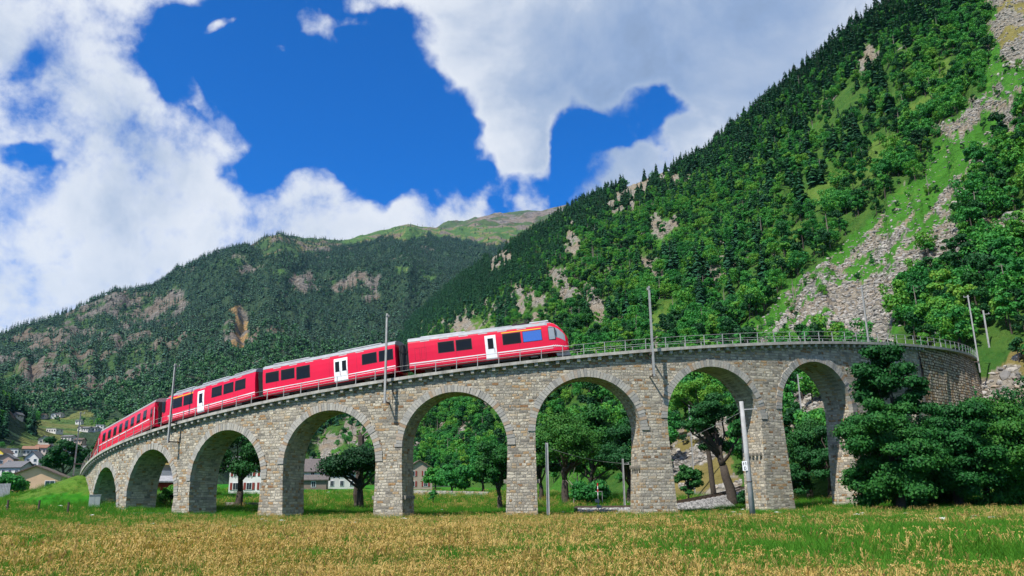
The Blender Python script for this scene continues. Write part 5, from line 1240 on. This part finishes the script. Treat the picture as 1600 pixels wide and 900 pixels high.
scatter('spur_forest', Pk, np.where(dk, rng.uniform(.8, 1.5, len(Pk)), rng.uniform(.4, 1.0, len(Pk))), rng.uniform(0, 6.28, len(Pk)), np.where(dk & (rng.rand(len(Pk)) < .7), rng.randint(0, 4, len(Pk)), 4+rng.randint(0, 6, len(Pk))), CONI+BROAD, 'dark wood on the low spur and thickets above the village', 'forest')

# ------------------------------------------------------------------ stones
def rock_proto(seed, sub=2):
    bm = bmesh.new(); bmesh.ops.create_icosphere(bm, subdivisions=sub, radius=.5); rn = R_(seed); sc = rn.uniform(.6, 1.2, 3)*np.array([1.15, 1, .75])
    cuts = rn.normal(size=(9, 3)); cuts /= np.linalg.norm(cuts, axis=1, keepdims=True); lim = rn.uniform(.26, .44, 9)
    for v in bm.verts:
        p = np.array(v.co)
        for c, l in zip(cuts, lim):
            dd_ = p@c
            if dd_ > l: p = p-c*(dd_-l)
        v.co = Vector(p*sc)
    me = bpy.data.meshes.new('boulder'); bm.to_mesh(me); bm.free(); return me
def rockmat():
    m, nt, b = newmat('scree_stone'); t = NT(nt); oi = t.n('ShaderNodeObjectInfo').outputs['Random']; n = t.noise(2.5, 6, .7, t.obj())
    c = t.ramp(oi, [(0, (.16, .155, .15)), (.3, (.30, .285, .26)), (.6, (.42, .395, .35)), (.80, (.34, .27, .20)), (.9, (.22, .21, .20)), (1, (.48, .45, .41))])
    t.l(t.mix(t.rng(n, .35, .7, 0, .5), c, (.12, .11, .09)), b.inputs['Base Color']); b.inputs['Roughness'].default_value = 1; b.inputs['Specular IOR Level'].default_value = .1
    t.l(t.bump(n, .7, .15), b.inputs['Normal']); return m
RM = rockmat(); ROCKS = [rock_proto(500+i, 2) for i in range(6)]
for p_ in ROCKS: p_.materials.append(RM)
rng = R_(55); a = rng.uniform(-15, 40, 170000); e1, r1, r0 = near_params(a); r = r0+2+(np.minimum(r1, 470)-r0)*rng.rand(170000)**1.5; z = near_h(a, r); x = r*np.sin(np.radians(a)); y = r*np.cos(np.radians(a)); px, py = proj(np.stack([x, y, z], 1))
op, rock, grass, dr, cg, cl, sparse = near_zones(px, py, x, y)
scr = polymask(px, py, SCREE, 26, 9, 22.)
kp = (rng.rand(170000) < np.maximum(rock*np.maximum(op, scr), np.maximum(rock*dr*.4*(py > 200), np.maximum(op*.10, rock*.25)))) & (px > 400) & (px < 1680) & (py > -40) & (py < 800)
Pk = np.stack([x, y, z], 1)[kp]; n = len(Pk)
scatter('scree_stones', Pk, .26+1.0*rng.rand(n)**3+.0012*r[kp], rng.uniform(0, 6.28, n), rng.randint(0, 6, n), ROCKS, 'loose grey and rusty stones covering the scree slope', 'scree', rng.uniform(-.5, .5, n))
NROCK = n
for i, (px_, py_, sz, lb) in enumerate(((1588, 345, 6., 'large grey boulder at the edge of the dark trees high on the slope'), (1500, 425, 4.2, 'dark boulder in the rubble gully below the trees'), (1570, 590, 2.6, 'dark boulder beside the retaining wall at the end of the viaduct'),
        (1590, 562, 2.6, 'brown boulder under the overhanging bushes at the hillside'), (1577, 100, 3.5, 'yellowish boulder on the bare rock high on the slope'), (1215, 520, 2.2, 'pale boulder at the foot of the scree behind the railing'), (1575, 615, 1.8, 'small grey boulder in the rubble below the retaining wall'))):
    xyz = hit(px_, py_, near_h, 60, 900); link('boulder', ROCKS[i % 6].copy(), None, xyz, (.3*i, .2, i*1.3), lb, 'boulder').scale = (sz, sz*.9, sz*.8)

# ------------------------------------------------------------------ small things by the viaduct
x, y, z = hat(147, 104.5); r = thing('cabinet', 'small white electrical cabinet in the shade of the end arch', 'cabinet', (x, y, z), (0, 0, .5)); mb = MB(); mb.box((0, 0, .75), (1.15, .6, 1.7)); mb.build('body', simple('pale_cabinet_paint', (.34, .37, .33), .6), r)
mb = MB(); mb.box((-.28, -.31, .75), (.52, .03, 1.4)); mb.box((.28, -.31, .75), (.52, .03, 1.4)); mb.build('door', simple('cabinet_door', (.40, .43, .39), .6), r); mb = MB(); mb.box((0, 0, 1.64), (1.25, .7, .08)); mb.build('lid', M['skirt'], r)
def low_wall(label, pa, pb, h, w=.5, seed=1, mat='rubble'):
    a, b = Vector(hat(*pa)), Vector(hat(*pb)); d = b-a; r = thing('stone_wall', label, 'wall', a, (0, 0, atan2(d.y, d.x))); L = hypot(d.x, d.y); rn = random.Random(seed); mb = MB(); x = 0
    while x < L:
        l = rn.uniform(.5, 1.1)
        zz = d.z*x/L
        for k in range(max(1, int(h/.3))): mb.box((x+l/2+rn.uniform(-.1, .1), rn.uniform(-.05, .05), zz+.15+k*.3), (l-.03, w*rn.uniform(.85, 1.1), .29), M=Matrix.Rotation(rn.uniform(-.05, .05), 3, 'Y'))
        x += l
    mb.build('stones', M['ring'], r); return r
low_wall('low dry stone wall under the third arch', (352, 112), (408, 110), .7, seed=2)
low_wall('low dry stone wall across the far meadow under an arch', (640, 165), (760, 150), .9, seed=3)
low_wall('flat stone ledge at the foot of the second pier', (205, 93), (250, 92.5), .5, .9, seed=4)
low_wall('dark stone kerb running to the broad pier', (938, 84), (1003, 80), .6, .4, seed=5)
x, y, z = hat(935, 88); r = thing('trackside_signal', 'small trackside signal with red and white post and boxes', 'signal', (x, y, z)); mb = MB(); mb.tube([(0, 0, 0), (0, 0, 1.9)], .05, 6); mb.build('post', M['steel'], r)
for k in range(4): mb = MB(); mb.tube([(0, 0, 1.9+k*.32), (0, 0, 2.22+k*.32)], .055, 6); mb.build('post_band', M['white'] if k % 2 == 0 else M['red'], r)
mb = MB(); mb.box((-.1, -.05, 1.35), (.42, .3, .35)); mb.box((.05, -.05, .75), (.5, .3, .3)); mb.build('box', M['steel'], r); mb = MB(); mb.tube([(-.3, 0, 2.3), (.45, 0, 2.3), (.45, 0, 1.2)], .035, 5); mb.build('bracket', M['steel'], r)
a_, b_ = Vector(hat(-12, 140)), Vector(hat(15, 138)); r = thing('fence', 'grey slatted garden fence in front of the bush', 'fence', a_, (0, 0, atan2((b_-a_).y, (b_-a_).x))); L = (b_-a_).length; mb = MB()
for i in range(int(L/.25)): mb.box((i*.25, 0, .9), (.19, .04, 1.9))
mb.build('slats', simple('grey_fence_boards', (.22, .23, .25), .8, var=.3), r); mb = MB()
for i in range(int(L/2)+1): mb.box((i*2, .06, .9), (.12, .12, 2.1)); 
mb.build('posts', M['palebark'], r)
mb = MB()
for (px_, d_) in ((12, 96), (61, 97), (107, 93)):
    xyz = hat(px_, d_); r = thing('field_post', {12: 'short dark post in the grass at the edge of the meadow', 61: 'short dark post in the grass below the bank', 107: 'short dark post in the grass near the end arch'}[px_], 'post', xyz); mb = MB(); mb.box((0, 0, .55), (.14, .14, 1.3)); mb.box((0, 0, 1.24), (.17, .17, .08)); mb.build('shaft', M['bark'], r)
low_wall('short kerb of stones at the end of the retaining wall', (1470, 92), (1490, 94), .4, .4, seed=8)

# ------------------------------------------------------------------ the meadow's grass
def blades(rng, n, h, w, spread, lean, heads=0, m_head=1):
    V = []; Fc = []; mi = []
    def strip(p, q, s, w0, w1, m):
        i = len(V); V.extend([p-s*w0, p+s*w0, q+s*w1, q-s*w1]); Fc.append((i, i+1, i+2, i+3)); mi.append(m)
    for k in range(n):
        b = np.array([rng.normal()*spread, rng.normal()*spread, -.05]); hh = h*rng.uniform(.55, 1.1); d = rng.uniform(0, 2*pi); s = np.array([cos(d), sin(d), 0])*w*.5
        l = rng.uniform(.2, 1)*lean*hh; dd = rng.uniform(0, 2*pi); t = np.array([cos(dd), sin(dd), 0])
        p1 = b+np.array([0, 0, hh*.55])+t*l*.25; p2 = b+np.array([0, 0, hh])+t*l; hd = k < heads
        strip(b, p1, s, 1, .85, 1 if hd else 0); strip(p1, p2, s, .85, .25, 1 if hd else 0)
        if hd:
            for q in range(rng.randint(5, 9)):
                c = p2+t*l*.1+np.array([rng.normal()*.035, rng.normal()*.035, rng.uniform(-.16, .05)]); u = rng.normal(size=3); u /= np.linalg.norm(u); strip(c-np.array([0, 0, .035]), c+np.array([0, 0, .035])+u*.03, np.array([cos(q*2.1), sin(q*2.1), 0])*.012, 1, .6, 1)
    return np.array(V), np.array(Fc), np.array(mi)
def grassmat(name, cols):
    m = leafmat(name, cols, .25, .8); return m
GG = grassmat('green_grass_blades', [(.024, .120, .007), (.040, .175, .009), (.080, .225, .013), (.15, .25, .025)]); GS = grassmat('straw_grass_blades', [(.24, .14, .035), (.41, .27, .075), (.54, .39, .14), (.43, .27, .07), (.60, .48, .24)]); GF = simple('white_umbel_flowers', (.7, .72, .62), .9)
def straw_tuft(seed, h, kind):
    """thin stalks over a few green blades; plumes, brown dock-like spikes or flat dried umbels"""
    rng = R_(seed); V, Fc, mi = blades(rng, 22, h*.85, .018, .20, .6); V = list(V); Fc = list(Fc); mi = list(mi)
    def quad(c, u, v, m): i = len(V); V.extend([c-u-v, c+u-v, c+u+v, c-u+v]); Fc.append((i, i+1, i+2, i+3)); mi.append(m)
    for k in range(rng.randint(6, 10)):
        b = np.array([rng.normal()*.26, rng.normal()*.26, -.05]); hh = h*rng.uniform(.6, 1.15); w = rng.uniform(0, 6.28); t = np.array([cos(w), sin(w), 0])*hh*rng.uniform(.05, .4)
        d = rng.uniform(0, 3.14); sv = np.array([cos(d), sin(d), 0])*.0055; p = b
        for f in (.5, 1.): q = b+np.array([0, 0, hh*f])+t*f*f; i = len(V); V.extend([p-sv, p+sv, q+sv, q-sv]); Fc.append((i, i+1, i+2, i+3)); mi.append(1); p = q
        if kind == 0:
            for q in range(7): c = p+np.array([rng.normal()*.03, rng.normal()*.03, rng.uniform(-.17, .05)])+t*.15*rng.rand(); a = rng.uniform(0, 3.14); quad(c, np.array([cos(a), sin(a), 0])*.009, np.array([t[0]*.1, t[1]*.1, .032]), 1)
        elif kind == 1:
            for q in range(9): c = p+np.array([rng.normal()*.022, rng.normal()*.022, rng.uniform(-.26, .02)]); a = rng.uniform(0, 3.14); quad(c, np.array([cos(a), sin(a), .3])*.016, np.array([0, 0, .016]), 2)
        else:
            for q in range(11): c = p+np.array([rng.normal()*.065, rng.normal()*.065, rng.normal()*.014]); a = rng.uniform(0, 3.14); u = np.array([cos(a), sin(a), rng.normal()*.4])*.015; quad(c, u, np.array([-sin(a), cos(a), rng.normal()*.5])*.012, 1)
    return np_mesh('straw_tuft', np.array(V), np.array(Fc), [GG, GS, GB], np.array(mi))
GB = grassmat('brown_seed_spikes', [(.16, .085, .035), (.26, .15, .06), (.34, .20, .09)])
TUFT = []
for i in range(4): V, Fc, mi = blades(R_(800+i), 36, .70, .018, .20, .8); TUFT.append(np_mesh('green_tuft', V, Fc, [GG, GS], mi))
for i in range(6): TUFT.append(straw_tuft(820+i, .74, (0, 0, 2, 1, 2, 0)[i]))
V, Fc, mi = blades(R_(840), 12, .75, .016, .06, .3, 0); rn = R_(9); V = list(V); Fc = list(Fc); mi = list(mi)
for k in range(26):
    c = np.array([rn.normal()*.09, rn.normal()*.09, .74+rn.normal()*.015]); i = len(V); V += [c+np.array(q)*.03 for q in ((-1, -1, 0), (1, -1, 0), (1, 1, .2), (-1, 1, .2))]; Fc.append((i, i+1, i+2, i+3)); mi.append(1)
TUFT.append(np_mesh('umbel', np.array(V), np.array(Fc), [GG, GF], np.array(mi)))
rng = R_(66); n = 125000; a = rng.uniform(-41, 41, n); r = 15.5*(190/15.5)**rng.rand(n)
kp = rng.rand(n) < np.where(r < 105, 1, .35); a, r = a[kp], r[kp]; x = r*np.sin(np.radians(a)); y = r*np.cos(np.radians(a))
e1, r1, r0 = near_params(a); z = ground_h(x, y)
ok = (r < r0-2) & (np.min(np.hypot(x[:, None]-LP[None, :, 0], y[:, None]-LP[None, :, 1]), 1) > 4.2); a, r, x, y, z = a[ok], r[ok], x[ok], y[ok], z[ok]
st = rng.rand(len(a)) < np.clip(straw_mask(x, y), 0, .85)*(.46-.25*sst(-6, 13, np.degrees(np.arctan2(x, y)))); fl = rng.rand(len(a)) < .004*(r > 45)
bank = z > 1.9; st &= ~(bank & (rng.rand(len(a)) < .9) & (r < 135))
pick = np.where(fl, 10, np.where(st, 4+rng.randint(0, 6, len(a)), rng.randint(0, 4, len(a))))
siz = rng.uniform(.7, 1.25, len(a))*np.where(st, .97, .98)*(1-.3*sst(27, 21, r))*np.where(bank, .6, 1)*(1-.25*sst(45, 62, r)+.75*sst(85, 150, r))*(.85+.35*vnoise(x/3, y/3, 4))
scatter('meadow_grass', np.stack([x, y, z], 1), siz, rng.uniform(0, 6.28, len(a)), pick, TUFT, 'tall meadow grass gone to seed, straw yellow over green', 'grass', rng.uniform(-.12, .12, len(a)))

# ------------------------------------------------------------------ the air of the valley
HAZE = .000022
mb = MB(); mb.box((0, 500, 1097), (15000, 15000, 2206)); hz, nt, b = newmat('valley_haze'); nt.nodes.remove(b); pv = nt.nodes.new('ShaderNodeVolumePrincipled')
pv.inputs['Color'].default_value = (.26, .60, 1., 1); pv.inputs['Density'].default_value = HAZE; pv.inputs['Anisotropy'].default_value = .2
nt.links.new(pv.outputs[0], nt.nodes['Material Output'].inputs['Volume'])
mb.build('haze', hz, label='thin blue air that softens the far mountain', cat='haze', kind='stuff')

print('COUNTS near', NEARTREES, 'far', FARTREES, 'rocks', NROCK, 'tufts', len(a), 'village', len(VT))
